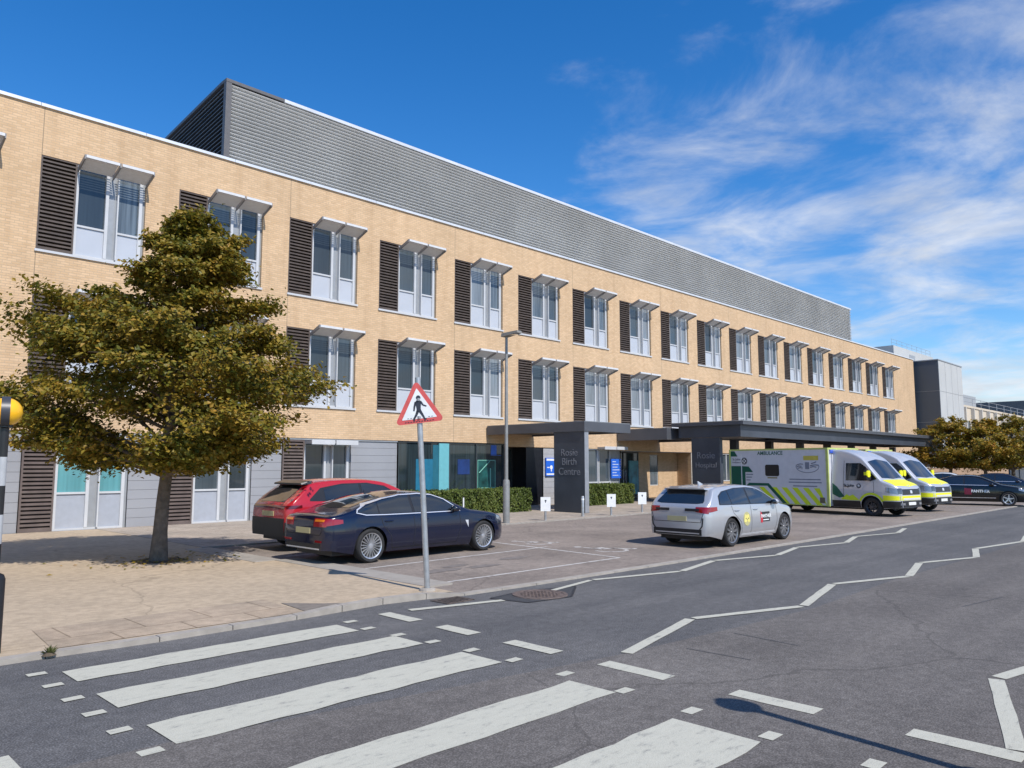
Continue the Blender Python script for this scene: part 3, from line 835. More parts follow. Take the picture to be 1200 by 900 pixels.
# window bay meshes, local to the left foot of the bay
def louvre_mesh(wd, ht, ns):
    b = MB()
    for (x0, x1, z0, z1) in ((0, .05, 0, ht), (wd - .05, wd, 0, ht), (.05, wd - .05, 0, .05), (.05, wd - .05, ht - .05, ht)):
        b.box(x0, x1, .015, .16, z0, z1)
    p = (ht - .1) / ns
    for i in range(ns):
        z = .05 + i * p
        b.hexa([(.05, .02, z + .0), (wd - .05, .02, z), (wd - .05, .14, z + p * .52), (.05, .14, z + p * .52),
                (.05, .02, z + p * .40), (wd - .05, .02, z + p * .40), (wd - .05, .14, z + p * .86), (.05, .14, z + p * .86)])
    b.box(.04, wd - .04, .17, .2, .04, ht - .04)
    return b
WX = .98; WW = 2.01
def window_parts(ht, zt):
    """frame with post, two panes and two solid lower panels; zt = transom height"""
    f = MB()
    x = [0, .075, .84, .93, 1.16, 1.20, 1.83, 1.925, WW]
    f.box(x[0], x[1], .05, .2, 0, ht); f.box(x[2], x[3], .04, .2, .06, ht - .06); f.box(x[6], x[7], .05, .2, .06, ht - .06)
    f.box(x[4], x[5], -.02, .2, .06, ht - .06)
    f.box(x[1], x[7], .05, .2, 0, .06); f.box(x[1], x[7], .05, .2, ht - .06, ht)
    f.box(x[1], x[2], .06, .2, zt - .03, zt + .03); f.box(x[5], x[6], .06, .2, zt - .03, zt + .03)
    g = MB(); g.box(x[3], x[4], .11, .2, .06, ht - .06); g.box(x[7], x[8], .10, .2, 0, ht)
    panes = []; pan = []
    for a, c in ((x[1], x[2]), (x[5], x[6])):
        q = MB(); q.box(a, c, .13, .16, zt + .03, ht - .06); panes.append(q)
        q = MB(); q.box(a, c, .10, .16, .06, zt - .03); pan.append(q)
    return f, g, panes, pan
def sunshade_mesh(wd, proj, white=True):
    """two louvred awning panels on three arms, rising outwards"""
    b = MB()
    for a in (0.0, wd * .5 - .02, wd - .04):
        b.hexa([(a, -proj, .06), (a + .04, -proj, .06), (a + .04, .04, -.17), (a, .04, -.17), (a, -proj, .19), (a + .04, -proj, .19), (a + .04, .04, -.05), (a, .04, -.05)], 1)
    for i in range(2):
        x0 = .05 + i * (wd * .5 - .0); x1 = x0 + wd * .5 - .10
        b.box(x0 - .012, x1 + .012, -proj - .035, -proj, .10, .185)
        n = 6; st = proj / n
        for k in range(n):
            y = -proj + .012 + k * st
            z = .165 - .235 * (k + .1) / n
            b.hexa([(x0, y, z - .012), (x1, y, z - .012), (x1, y + st * .74, z - .06), (x0, y + st * .74, z - .06), (x0, y, z), (x1, y, z), (x1, y + st * .74, z - .048), (x0, y + st * .74, z - .048)])
    return b
HT = 2.84
lm = louvre_mesh(WX, HT, 23); fm, gm, pm, sm_ = window_parts(HT, .94)
shm = sunshade_mesh(WW + .02, .62)
first = {}
def add_bay(x, z, kinds, nopanel=False):
    def inst(key, mb, mats, par, loc, smooth=False):
        if key in first:
            o = first[key].copy(); COL.objects.link(o); o.parent = par; o.location = loc
        else:
            o = mb.build(key[0], mats, par, loc=loc); first[key] = o
        return o
    rel = (x - BO[0], 0, z)
    inst(("louvre_panel",), lm, LOUVRE, hosp, rel)
    wn = inst(("window", 0), fm, WHITE_F, hosp, (rel[0] + WX, 0, z))
    inst(("post_panel",), gm, GREY_F, wn, (0, 0, 0))
    for i in range(2):
        inst(("pane", i, kinds[i]), pm[i], PANES[kinds[i]], wn, (0, 0, 0))
        inst(("lower_panel", i), sm_[i], SPANDREL, wn, (0, 0, 0))
    inst(("sunshade",), shm, [mat("shade_white", (.62, .625, .63), .4, var=.06), mat("shade_arm", (.22, .22, .225), .5, .2)], hosp, (rel[0] + WX - .005, -.005, z + HT - .08))
    b = None
sl_first = []
for n in BAYS:
    for r, (zb, zt) in enumerate(ROWS):
        k = rng.choice([0, 1, 1, 3, 2, 3], 2) if n > 3 else rng.choice([1, 1, 0, 0, 3], 2)
        add_bay(X0 + n * P, zb, (int(k[0]), int(k[1])))
        if not sl_first:
            s0 = MB(); s0.box(-.03, 3.02, -.05, .05, -.07, 0); sl_first.append(s0.build("window_sill", WHITE_F, hosp, loc=(n * P, 0, zb)))
        else:
            s0 = sl_first[0].copy(); COL.objects.link(s0); s0.location = (n * P, 0, zb)

# ground floor strip: louvre, window, grey cladding, bay by bay
hg = 2.80
lg = louvre_mesh(.86, hg, 23); fg, gg, pg, sg = window_parts(hg, 1.08)
GB = [n for n in range(-3, 3)]
gfirst = {}
def ginst(key, mb, mats, par, loc):
    if key in gfirst:
        o = gfirst[key].copy(); COL.objects.link(o); o.parent = par; o.location = loc
    else:
        o = mb.build(key[0], mats, par, loc=loc); gfirst[key] = o
    return o
for n in GB:
    x = X0 + n * P
    ginst(("louvre_panel",), lg, mat("louvre_brown", (.13, .10, .088), .55, var=.25, scale=3), hosp, (x + .02 - BO[0], 0, .05))
    wn = ginst(("window",), fg, WHITE_F, hosp, (x + .88 - BO[0], 0, .05))
    ginst(("post_panel",), gg, GREY_F, wn, (0, 0, 0))
    teal = n == 0
    kk = ((0, 1), (1, 0), (0, 1))[n % 3]
    for i in range(2):
        ginst(("pane", i, teal, kk[i]), pg[i], TEALG if teal else PANES[kk[i]], wn, (0, 0, 0))
        ginst(("lower_panel", i), sg[i], mat("grey_spandrel", (.36, .385, .43), .3, var=.06, coat=.4), wn, (0, 0, 0))
    b = MB((BO[0], BO[1], 0))
    xe = 18.95 if n == 2 else x + P - .0
    for i in range(10):
        b.box(x + 2.91, xe, D + .06 + .003 * (i % 2), D + .2, .05 + i * .285, .05 + i * .285 + .277)
    b.build("cladding_panel", CLAD, hosp)
    if n in (1, 2, -1):
        sh = MB()
        sh.box(.0, .96, -.5, -.46, -.02, .15); sh.box(1.02, 1.98, -.5, -.46, -.02, .15)
        for a in (0, .97, 1.95): sh.box(a, a + .035, -.46, .05, .0, .12, 1)
        for i in range(4):
            sh.box(.04, 1.94, -.45 + i * .125, -.335 + i * .125, .04, .055)
        sh.build("sunshade", [WHITE_F, GREY_F], hosp, loc=(x + .88 - BO[0], -.005, 2.72))
b = MB(BO); b.box(XL + .02, 18.96, D + .0, D + .22, .0, .05); b.box(XL + .02, 18.96, D + .02, D + .2, 2.87, 2.928); b.build("base_plinth", GREY_F, hosp)

# shopfront glazing with the coloured panels behind it
b = MB(BO)
xx = [19.0, 20.55, 21.0, 21.72, 23.1, 24.2, 25.02]
for x in (18.975, 21.72, 23.3, 24.98): b.box(x, x + .05, D + .04, D + .18, .06, GZ - .06)
b.box(18.97, 25.04, D + .04, D + .18, 0, .06); b.box(18.97, 25.04, D + .04, D + .18, GZ - .06, GZ - .003)
sf = b.build("shopfront", mat("dark_frame", (.05, .06, .065), .4), hosp)
b = MB(BO); b.box(19.02, 21.72, D + .10, D + .12, .06, GZ - .06); b.box(21.77, 23.3, D + .10, D + .12, .06, GZ - .06); b.box(23.35, 24.98, D + .10, D + .12, .06, GZ - .06)
b.build("glass", DARKG, sf)
b = MB(BO); b.box(19.95, 20.85, D + .085, D + .097, .5, 2.2); b.build("blue_panel", BLUEPAN, sf)
b = MB(BO); b.box(20.85, 21.15, D + .082, D + .097, .3, 2.8); b.build("deep_blue_panel", mat("deep_teal", (.02, .13, .18), .4), sf)
b = MB(BO); b.box(21.15, 21.70, D + .03, D + .097, .2, GZ - .062); b.build("turquoise_panel", TEAL, sf)
b = MB(BO); b.box(22.25, 22.95, D + .085, D + .097, 1.55, 2.2); b.build("navy_poster", mat("navy_print", (.012, .04, .16), .5, var=.3), sf)
b = MB(BO); b.box(23.45, 24.5, D + .085, D + .097, .95, 2.15); po = b.build("green_poster", mat("green_print", (.014, .085, .08), .3, var=.7, scale=2.2), sf)
b = MB(BO)
for a in ((23.42, 24.53, .92, .95), (23.42, 24.53, 2.15, 2.18), (23.42, 23.45, .95, 2.15), (24.5, 24.53, .95, 2.15)): b.box(a[0], a[1], D + .08, D + .098, a[2], a[3])
b.tube([(24.2, D + .07, .8), (24.2, D + .07, 1.8)], .03, 8); b.tube([(23.5, D + .07, 1.6), (24.15, D + .07, 2.12)], .022, 8)
b.build("poster_frame", mat("mint_line", (.16, .42, .34), .5), po)
b = MB(BO); b.box(24.25, 24.6, D + .085, D + .0975, 2.42, 2.85); b.box(24.25, 24.9, D + .086, D + .0978, 2.38, 2.40); b.build("blue_decal", BLUE, sf)

# first entrance: dark doors in a recess, with clad pier beside
def door_set(x0, x1, yb, zt, name):
    b = MB(BO); m = (x0 + x1) / 2
    for x in (x0, m - .03, x1 - .07): b.box(x, x + .07, yb - .06, yb + .04, 0.055, zt)
    b.box(x0 + .07, x1 - .07, yb - .06, yb + .04, zt - .08, zt - .001); b.box(x0 + .07, x1 - .07, yb - .055, yb + .035, .055, .2)
    d = b.build(name, mat("door_frame", (.07, .075, .08), .35, .3), hosp)
    b = MB(BO); b.box(x0 + .07, m - .03, yb - .02, yb + .01, .2, zt - .08); b.box(m + .04, x1 - .07, yb - .02, yb + .01, .2, zt - .08); b.build("glass", DARKG, d)
    b = MB(BO); b.tube([(m - .12, yb - .12, .8), (m - .12, yb - .12, 1.7)], .018, 8); b.tube([(m + .14, yb - .12, .8), (m + .14, yb - .12, 1.7)], .018, 8)
    for s in (-.12, .14):
        for z in (.85, 1.65): b.tube([(m + s, yb - .12, z), (m + s, yb - .02, z)], .012, 6)
    b.build("handle", GREYMETAL, d)
door_set(25.1, 26.5, D + 1.0, 2.78, "entrance_door")
b = MB(BO); b.box(26.5, 27.66, D + .03, D + 1.0, .055, 2.78); b.build("lobby_side", mat("lobby_black", (.012, .013, .017), .3, var=.3), hosp)
b = MB(BO)
for i in range(10): b.box(27.69, 30.88, D + .03 + .003 * (i % 2), D + .2, .06 + i * .27, .06 + i * .27 + .262)
b.build("cladding_panel", mat("pale_cladding_panel", (.42, .415, .42), .45, .1, var=.08), hosp)
# windows between entrances
b = MB(BO)
for x in (30.92, 31.95, 32.05, 33.0, 33.82): b.box(x, x + .06, D + .05, D + .2, .06, 2.74)
b.box(30.92, 33.88, D + .05, D + .2, 2.74, 2.798); b.box(30.92, 33.88, D + .05, D + .2, .0, .06)
b.box(30.98, 31.95, D + .06, D + .19, 1.02, 1.09); b.box(32.11, 33.0, D + .06, D + .19, 1.02, 1.09)
wn = b.build("window", WHITE_F, hosp)
b = MB(BO); b.box(30.98, 31.95, D + .12, D + .15, 1.09, 2.74); b.box(32.11, 33.0, D + .12, D + .15, 1.09, 2.74); b.build("pane", PANES[1], wn)
b = MB(BO); b.box(30.98, 31.95, D + .11, D + .15, .06, 1.02); b.box(32.11, 33.0, D + .11, D + .15, .06, 1.02); b.box(33.06, 33.82, D + .08, D + .15, .06, 2.74); b.build("lower_panel", GREY_F, wn)
sh = MB(); sh.box(0, .98, -.5, -.46, -.02, .14); sh.box(1.04, 2.0, -.5, -.46, -.02, .14)
for a in (0, .99, 1.97): sh.box(a, a + .03, -.46, .05, .0, .11, 1)
for i in range(4): sh.box(.04, 1.96, -.45 + i * .125, -.335 + i * .125, .04, .055)
sh.build("sunshade", [WHITE_F, GREY_F], hosp, loc=(31.9 - BO[0], -.005, 2.78))
# second entrance recess
door_set(33.95, 36.9, D + 1.0, 2.70, "entrance_door")
b = MB(BO); yb = D + 1.04
for a in ((36.9, 38.15, .055, 2.7), (38.15, 39.0, .055, .75), (38.15, 39.0, 2.55, 2.7), (39.0, 41.08, .055, 2.7)):
    b.quad((a[0], yb, a[2]), (a[1], yb, a[2]), (a[1], yb, a[3]), (a[0], yb, a[3]))
b.build("recess_wall", BRICK, hosp, fix=False)
b = MB(BO); b.box(38.15, 39.0, yb + .03, yb + .1, .75, 2.55); wn = b.build("window", WHITE_F, hosp)
b = MB(BO); b.box(38.22, 38.93, yb + .01, yb + .028, .82, 2.48); b.build("pane", PANES[3], wn)
b = MB(BO); b.box(33.92, 41.08, D + .02, D + 1.04, 2.695, 2.717); b.build("soffit", GREY_F, hosp)
b = MB(BO); b.box(35.95, 36.85, D + .93, D + .98, .3, 2.2); b.build("teal_door_film", mat("teal_print", (.05, .26, .30), .35, var=.5, scale=3), hosp)
b = MB(BO); b.box(40.98, 41.06, D - .04, D + .0, .055, 2.7); b.build("corner_trim", mat("pale_trim", (.62, .57, .5), .6), hosp)
# windows under the long canopy
for n in (10, 11, 12, 13, 14, 15, 16, 17, 18):
    x = X0 + n * P - 1.6
    b = MB(BO)
    b.box(x + .02, x + .09, D + .05, D + .2, .92, 2.68); b.box(x + 1.61, x + 1.68, D + .05, D + .2, .92, 2.68); b.box(x + .82, x + .9, D + .05, D + .2, .98, 2.62)
    b.box(x + .09, x + 1.61, D + .05, D + .2, .92, .98); b.box(x + .09, x + 1.61, D + .05, D + .2, 2.62, 2.68)
    wn = b.build("window", WHITE_F, hosp)
    b = MB(BO); b.box(x + .09, x + .82, D + .11, D + .14, .98, 2.62); b.box(x + .9, x + 1.61, D + .11, D + .14, .98, 2.62); b.build("pane", PANES[1], wn)

# blue notice boards beside the entrances
def board(name, label, x, z0, z1, y, wd):
    t = thing(name, label, "sign", (x, y, (z0 + z1) / 2))
    h = (z1 - z0) / 2
    b = MB(); b.box(-wd / 2, wd / 2, -.03, .03, -h, h); b.build("panel", BLUE, t)
    return t, h
t, h = board("notice_board", "small blue and white notice board on the pale clad wall left of the charcoal pier", 28.15, 1.42, 2.3, D - .02, .66)
b = MB(); b.box(-.29, .29, -.034, -.03, h - .14, h - .04); b.box(-.29, .29, -.034, -.03, -h + .05, -h + .13)
b.lathe([(0, 0), (.1, 0), (.1, .004)], (0.05, -.036, -.02), "y", 16); b.box(-.25, -.08, -.034, -.03, -.05, .0); b.box(.02, .09, -.0365, -.03, -.22, -.1)
b.build("white_print", SIGN_W, t)
t, h = board("notice_board", "bright blue board of small white lines standing left of the glazed second entrance doors", 33.42, 1.25, 2.28, D - .04, .86)
b = MB()
for i in range(6):
    z = h - .15 - i * .145
    b.box(-.34, -.34 + (.3, .52, .44, .6, .36, .5)[i], -.034, -.03, z - .022, z + .022)
    b.lathe([(0, 0), (.035, 0), (.035, .003)], (.34, -.034, z), "y", 10)
b.build("white_print", mat("sign_pale_print", (.5, .58, .75), .4), t)

# ------------------------------------------------------------------ entrance canopies
t = thing("entrance_canopy", "narrow charcoal entrance canopy on one blade wall lettered with the birth centre name", "canopy", (25.4, 22.3, 0))
o = (25.4, 22.3, 0)
b = MB(o); b.box(23.9, 24.16, 19.5, 21.12, .0, 3.3); b.box(23.885, 24.175, 19.49, 21.13, .0, .07)
pier = b.build("pier", CHAR, t)
b = MB(o); b.box(23.905, 24.155, 19.492, 19.5, .07, 3.3); b.build("pier_edge_lit", mat("lit_edge_tone", (.33, .345, .37), .4, .3), pier)  # narrow front face made paler, sunlight put into its colour
for s, z, sz in (("Rosie", 2.45, .40), ("Birth", 2.08, .40), ("Centre", 1.68, .40)):
    text_obj("lettering", s, sz, LETTER, pier, (23.895 - o[0], 20.3 - o[1], z), (R(90), 0, R(-90)), .006)
b = MB(o)
b.box(23.85, 26.95, 19.45, 19.6, 3.3, 3.68); b.box(23.85, 24.0, 19.6, D - .07, 3.3, 3.68); b.box(26.8, 26.95, 19.6, D - .07, 3.3, 3.68)
b.build("fascia", CHAR2, t)
b = MB(o); b.box(24.0, 26.8, 19.6, D - .07, 3.38, 3.46); b.build("soffit", mat("soffit_brown", (.16, .13, .1), .7), t)
b = MB(o); b.box(24.0, 26.8, 19.6, D - .07, 3.5, 3.6); b.build("roof_deck", ROOF, t)
b = MB(o); b.box(23.87, 26.93, 19.46, D - .07, 3.68, 3.71); b.build("roof_edge", mat("fascia_cap", (.22, .235, .25), .4, .3), t)

t = thing("ambulance_canopy", "long dark flat canopy over the ambulance bays with a lettered charcoal blade wall", "canopy", (49, 19.8, 0)); o = (49, 19.8, 0)
b = MB(o); b.box(34.12, 34.4, 19.3, 20.88, 0, 3.3); pier = b.build("pier", CHAR, t)
for s, z, sz in (("Rosie", 2.42, .46), ("Hospital", 1.94, .36)):
    text_obj("lettering", s, sz, LETTER, pier, (34.115 - o[0], 20.08 - o[1], z), (R(90), 0, R(-90)), .006)
b = MB(o)
b.box(34.1, 63.4, 18.15, 18.35, 3.32, 3.9); b.box(34.1, 34.3, 18.35, 21.6, 3.32, 3.9); b.box(34.3, 63.4, 21.4, 21.6, 3.32, 3.9); b.box(63.2, 63.4, 18.35, 21.4, 3.32, 3.9)
for k in range(1, 10): b.box(34.3 + k * 3.0 - .06, 34.3 + k * 3.0 + .06, 18.36, 21.39, 3.42, 3.85)
b.build("beams", CHAR, t)
b = MB(o); b.box(33.9, 64.2, 17.9, 21.9, 3.9, 4.06); b.build("roof_plate", CHAR2, t)
b = MB(o); b.box(33.88, 64.22, 17.88, 21.92, 4.06, 4.09); b.build("roof_edge", mat("fascia_cap2", (.30, .31, .32), .4, .4), t)
b = MB(o); b.box(34.32, 38.4, 18.362, 21.38, 3.36, 3.40); b.build("soffit_panel", mat("soffit_grey", (.2, .2, .2), .6), t)
for k in range(7):
    x = 38.9 + k * 4.15
    b = MB(o); b.box(x - .16, x + .16, 20.9, 21.3, 0.02, 3.32); b.build("column", BLACKG if k % 2 else CHAR, t)
b = MB(o); b.box(33.55, 33.7, 21.95, D - .07, 3.25, 3.85); b.box(33.7, 37.6, 21.95, 22.1, 3.25, 3.85); b.box(37.45, 37.6, 22.1, D - .07, 3.25, 3.85); b.box(33.7, 37.45, 22.1, D - .07, 3.5, 3.6)
b.build("link_roof", CHAR2, t)

# ------------------------------------------------------------------ buildings further along the road
t = thing("stair_tower", "tall windowless tower with shade coloured blue grey on its side and a pale sunlit front beyond the brick block", "building", (88, 23.1, 0)); o = (88, 23.1, 0)
b = MB(o); b.box(84.05, 84.2, 23.1, 40, 0, 12.4); b.build("shaded_side_cladding", DGREY, t)  # dark blue grey stands in for shade on this face
b = MB(o); b.box(84.2, 92.3, 23.1, 40, 0, 12.4); b.build("front_cladding", CONC, t)
b = MB(o); b.box(84.0, 92.35, 23.05, 40, 12.4, 12.5); b.build("coping", GREY_F, t)
b = MB(o)
for z in (3.1, 6.2, 9.3): b.box(84.04, 92.32, 23.085, 39.9, z, z + .03)
for k in range(1, 4): b.box(84.2 + k * 2.1, 84.22 + k * 2.1, 23.088, 23.1, 0, 12.4)
b.build("panel_joints", mat("joint_grey", (.3, .31, .31), .7), t)

t = thing("rooftop_plant_room", "pale grey rooftop plant room with a guard rail at the far end of the brick block", "building", (86, 27.5, 12.1)); o = (86, 27.5, 12.1)
b = MB(o); b.box(84.4, 97.5, 27.3, 36, 12.5, 14.4); b.build("cladding", CONC, t)
b = MB(o); b.box(89.3, 91.0, 27.26, 27.3, 12.9, 13.9); b.build("louvre", GREY_F, t)
b = MB(o)
for k in range(9): b.tube([(84.5 + k * 1.6, 27.5, 14.4), (84.5 + k * 1.6, 27.5, 15.1)], .014, 6)
for z in (14.75, 15.1): b.tube([(84.5, 27.5, z), (97.3, 27.5, z)], .013, 6)
b.build("guard_rail", GREYMETAL, t)

t = thing("cream_building", "low cream building with a row of narrow dark windows behind the autumn trees", "building", (130, 26, 0)); o = (130, 26, 0)
b = MB(o); b.box(92.5, 200, 26, 44, 0, 8.9); b.build("wall", CREAM, t)
b = MB(o); b.box(92.4, 200.1, 25.9, 44, 8.9, 9.15); b.build("parapet", CREAM, t)
for k in range(24):
    x = 101 + k * 3.6
    b = MB(o); b.box(x, x + 1.5, 25.94, 25.995, 4.6, 7.3); b.build("window", PANES[0], t)
for k in range(24):
    b = MB(o); b.box(103.2 + k * 3.6, 103.45 + k * 3.6, 25.6, 25.99, 3.8, 8.88); b.build("fin", mat("fin_white", (.55, .52, .46), .7), t)
b = MB(o)
for k in range(25): b.tube([(101 + k * 4, 26.3, 9.15), (101 + k * 4, 26.3, 10.2)], .03, 6)
for z in (9.7, 10.2): b.tube([(101, 26.3, z), (197, 26.3, z)], .03, 6)
b.build("guard_rail", GREYMETAL, t)
b = MB(o); b.box(106, 122, 29, 38, 9.15, 11.4); b.build("plant_room", GREY_F, t)
t = thing("distant_block", "grey block showing just above the cream roof at the right edge", "building", (260, 40, 0)); o = (260, 40, 0)
b = MB(o); b.box(215, 330, 32, 70, 0, 17.2); b.build("wall", DGREY, t)
b = MB(o)
for k in range(18): b.box(218 + k * 6, 221 + k * 6, 31.95, 31.99, 13.5, 15.5)
b.build("window_band", PANES[1], t)
t = thing("low_wall", "low brown brick wall running behind the autumn trees and parked cars", "wall", (85, 21.5, 0)); o = (85, 21.5, 0)
b = MB(o); b.box(62, 140, 21.4, 21.65, 0, 1.7); b.build("brickwork", BRICK2, t)
b = MB(o); b.box(61.95, 140.05, 21.36, 21.69, 1.7, 1.78); b.build("coping", STONE, t)
t = thing("shelter", "grey panelled shelter on blue posts at the right edge behind the trees", "shelter", (77, 14.5, 0)); o = (77, 14.5, 0)
b = MB(o)
for x in (74.6, 78.0, 81.4):
    for y in (13.6, 15.6): b.box(x - .06, x + .06, y - .06, y + .06, .02, 2.5)
b.build("posts", mat("post_blue", (.04, .09, .16), .4), t)
b = MB(o); b.box(74.7, 81.3, 15.6, 15.66, .3, 2.3); b.build("back_panel", CLAD, t)
b = MB(o); b.hexa([(74.2, 13.0, 2.62), (81.8, 13.0, 2.62), (81.8, 15.9, 2.42), (74.2, 15.9, 2.42), (74.2, 13.0, 2.76), (81.8, 13.0, 2.76), (81.8, 15.9, 2.56), (74.2, 15.9, 2.56)]); b.build("roof", mat("roof_blue", (.05, .10, .17), .4), t)

# ------------------------------------------------------------------ vehicles
def chaikin(p, it=2):
    for _ in range(it):
        q = [p[0]]
        for a, b in zip(p[:-1], p[1:]):
            q.append((a[0] * .75 + b[0] * .25, a[1] * .75 + b[1] * .25)); q.append((a[0] * .25 + b[0] * .75, a[1] * .25 + b[1] * .75))
        q.append(p[-1]); p = q
    return p

class Car:
    """Body shell from a side silhouette, a belt line and a plan outline; panels are draped on it by ray casting.
    Local frame: rear axle at x = 0, nose towards +x, right side at -y."""
    def __init__(s, root, top, belt, plan, wb, wr, sill, tumble, height, paint, track, fil=.09, arch=.05, name="body"):
        s.root = root; s.top = chaikin(top); s.belt = belt; s.plan = chaikin(plan); s.wb = wb; s.wr = wr; s.sill = sill
        s.tumble = tumble; s.H = height; s.arch = wr + arch; s.fil = fil; s.track = track
        s.x0 = top[0][0]; s.x1 = top[-1][0]
        xs = set(np.linspace(s.x0, s.x1, 64).round(4))
        for c in (0, wb):
            for t in np.linspace(0, math.pi, 22):
                xs.add(round(c + s.arch * math.cos(t), 4))
            xs.add(round(c + s.arch + .012, 4)); xs.add(round(c - s.arch - .012, 4))
        for x, z in s.top: xs.add(round(x, 4))
        for x, z in s.plan: xs.add(round(x, 4))
        xs = sorted(x for x in xs if s.x0 <= x <= s.x1)
        q = [xs[0]]
        for x in xs[1:]:
            if x - q[-1] > .006: q.append(x)
        if q[-1] < s.x1: q[-1] = s.x1
        xs = q
        nb, ng, nf, ntp = 9, 6, 4, 5
        V = []; F = []
        secs = [s.section(x, nb, ng, nf, ntp) for x in xs]
        n = len(secs[0])
        for x, sec in zip(xs, secs):
            full = [(x, -y, z) for y, z in sec] + [(x, y, z) for y, z in sec[::-1][1:]]
            V += full
        m = 2 * n - 1
        for i in range(len(xs) - 1):
            for k in range(m - 1):
                F.append((i * m + k, i * m + k + 1, (i + 1) * m + k + 1, (i + 1) * m + k))
        F.append(tuple(range(m)))
        e = (len(xs) - 1) * m
        F.append(tuple(range(e, e + m))[::-1])
        b = MB(); b.add(V, F)
        s.body = b.build(name, paint, root, smooth=True, angle=34)
        s.bvh = BVHTree.FromPolygons([Vector(v) for v in V], F)
        # dark floor pan and wheel housings
        b = MB()
        b.box(s.x0 + .25, s.x1 - .3, -track + .24, track - .24, sill - .02, sill + .25)
        b.build("underbody", BLACKP, root)
        for c in (0, wb):
            for sg in (-1, 1):
                b = MB(); b.box(c - s.arch - .05, c + s.arch + .05, sg * (track - .18) - .04, sg * (track - .18) + .04, sill + .05, s.arch + wr + .1)
                b.build("wheel_housing", BLACKP, root)
    def Y(s, x, z):
        w = np.interp(x, [p[0] for p in s.plan], [p[1] for p in s.plan]); bl = np.interp(x, [p[0] for p in s.belt], [p[1] for p in s.belt])
        if z <= bl:
            t = (z - s.sill) / (bl - s.sill)
            k = 1 - .085 * ((.42 - t) / .42) ** 2 if t < .42 else 1 - .035 * ((t - .42) / .58) ** 2
            if .60 < t < .80: k += .006 * math.sin((t - .60) / .20 * math.pi)      # shoulder crease
            return w * k
        t = (z - bl) / (s.H - bl)
        return w * .965 - s.tumble * t ** 1.12
    def zt(s, x): return float(np.interp(x, [p[0] for p in s.top], [p[1] for p in s.top]))
    def zb(s, x):
        for c in (0, s.wb):
            if abs(x - c) < s.arch: return max(s.sill, s.wr + math.sqrt(s.arch ** 2 - (x - c) ** 2) * 1.0)
        e = .0
        if x < -s.arch: e = .10 * min(1, (-x - s.arch) / .5)
        if x > s.wb + s.arch: e = .05 * min(1, (x - s.wb - s.arch) / .5)
        return s.sill + e
    def section(s, x, nb, ng, nf, ntp):
        zt, zb = s.zt(x), s.zb(x); bl = float(np.interp(x, [p[0] for p in s.belt], [p[1] for p in s.belt]))
        c = .035; r = min(s.fil, (zt - s.sill) * .25); ze = max(zt - c - r, zb + .01)
        zm = min(bl, ze - .004)
        zm = max(zm, zb + .004)
        pts = [(s.Y(x, z), z) for z in np.linspace(zb, zm, nb)]
        pts += [(s.Y(x, z), z) for z in np.linspace(zm, max(ze, zm + .004), ng)[1:]]
        ye, ze2 = pts[-1]
        for k in range(1, nf + 1):
            a = math.pi / 2 * k / nf
            pts.append((ye - r * (1 - math.cos(a)), ze2 + (zt - c - ze2) * math.sin(a)))
        yt = pts[-1][0]
        for k in range(1, ntp + 1):
            y = yt * (1 - k / ntp)
            pts.append((y, zt - c * (y / yt) ** 2 if yt > 0 else zt))
        return pts
    def hit(s, o, d):
        h = s.bvh.ray_cast(Vector(o), Vector(d))
        return h[0], h[1]
    def panel(s, name, m, low, up, side, off=.005, parent=None, nx=14, nz=6, mirror=False, build=True, mb=None):
        """low / up: polylines in (u, v). side: 'R','L' -> u=x,v=z;  'B' rear -> u=y,v=z; 'F' front; 'T' top -> u=y, v=x"""
        b = mb or MB()
        us = np.linspace(max(low[0][0], up[0][0]), min(low[-1][0], up[-1][0]), nx)
        us = np.array(sorted(set(us.round(5)) | {round(p[0], 5) for p in low + up if us[0] <= p[0] <= us[-1]}))
        base = len(b.v); grid = []
        for u in us:
            lo = np.interp(u, [p[0] for p in low], [p[1] for p in low]); hi = np.interp(u, [p[0] for p in up], [p[1] for p in up])
            col = []
            for v in np.linspace(lo, hi, nz):
                if side == "R": o, d = (u, -3, v), (0, 1, 0)
                elif side == "L": o, d = (u, 3, v), (0, -1, 0)
                elif side == "B": o, d = (-6, u, v), (1, 0, 0)
                elif side == "F": o, d = (9, u, v), (-1, 0, 0)
                else: o, d = (v, u, 5), (0, 0, -1)
                p, nrm = s.hit(o, d)
                if p is None:
                    col.append(None); continue
                if nrm.dot(Vector(d)) > 0: nrm = -nrm
                col.append((p + nrm * off, p - nrm * .004))
            grid.append(col)
        top = {}; vs = []; fs = []
        for i, col in enumerate(grid):
            for j, pt in enumerate(col):
                if pt is not None:
                    top[(i, j)] = len(vs); vs.append(pt[0])
        bot = {}
        edges = {}
        for i in range(len(grid) - 1):
            for j in range(nz - 1):
                ks = [(i, j), (i + 1, j), (i + 1, j + 1), (i, j + 1)]
                if all(k in top for k in ks):
                    fs.append([top[k] for k in ks])
                    for a, c in zip(ks, ks[1:] + ks[:1]):
                        e = (a, c) if (c, a) not in edges else None
                        if e: edges[e] = 1
                        else: edges.pop((c, a))
        for a, c in edges:
            for k in (a, c):
                if k not in bot:
                    bot[k] = len(vs); vs.append(grid[k[0]][k[1]][1])
            fs.append([top[a], top[c], bot[c], bot[a]])
        b.add(vs, fs)
        if mb is None:
            return b.build(name, m, parent or s.root, smooth=True, angle=50)
    def both(s, name, m, low, up, off=.005, **k):
        r = [s.panel(name, m, low, up, "R", off, **k)]
        s.panel(name, m, low, up, "L", off, **k)
        return r[0]
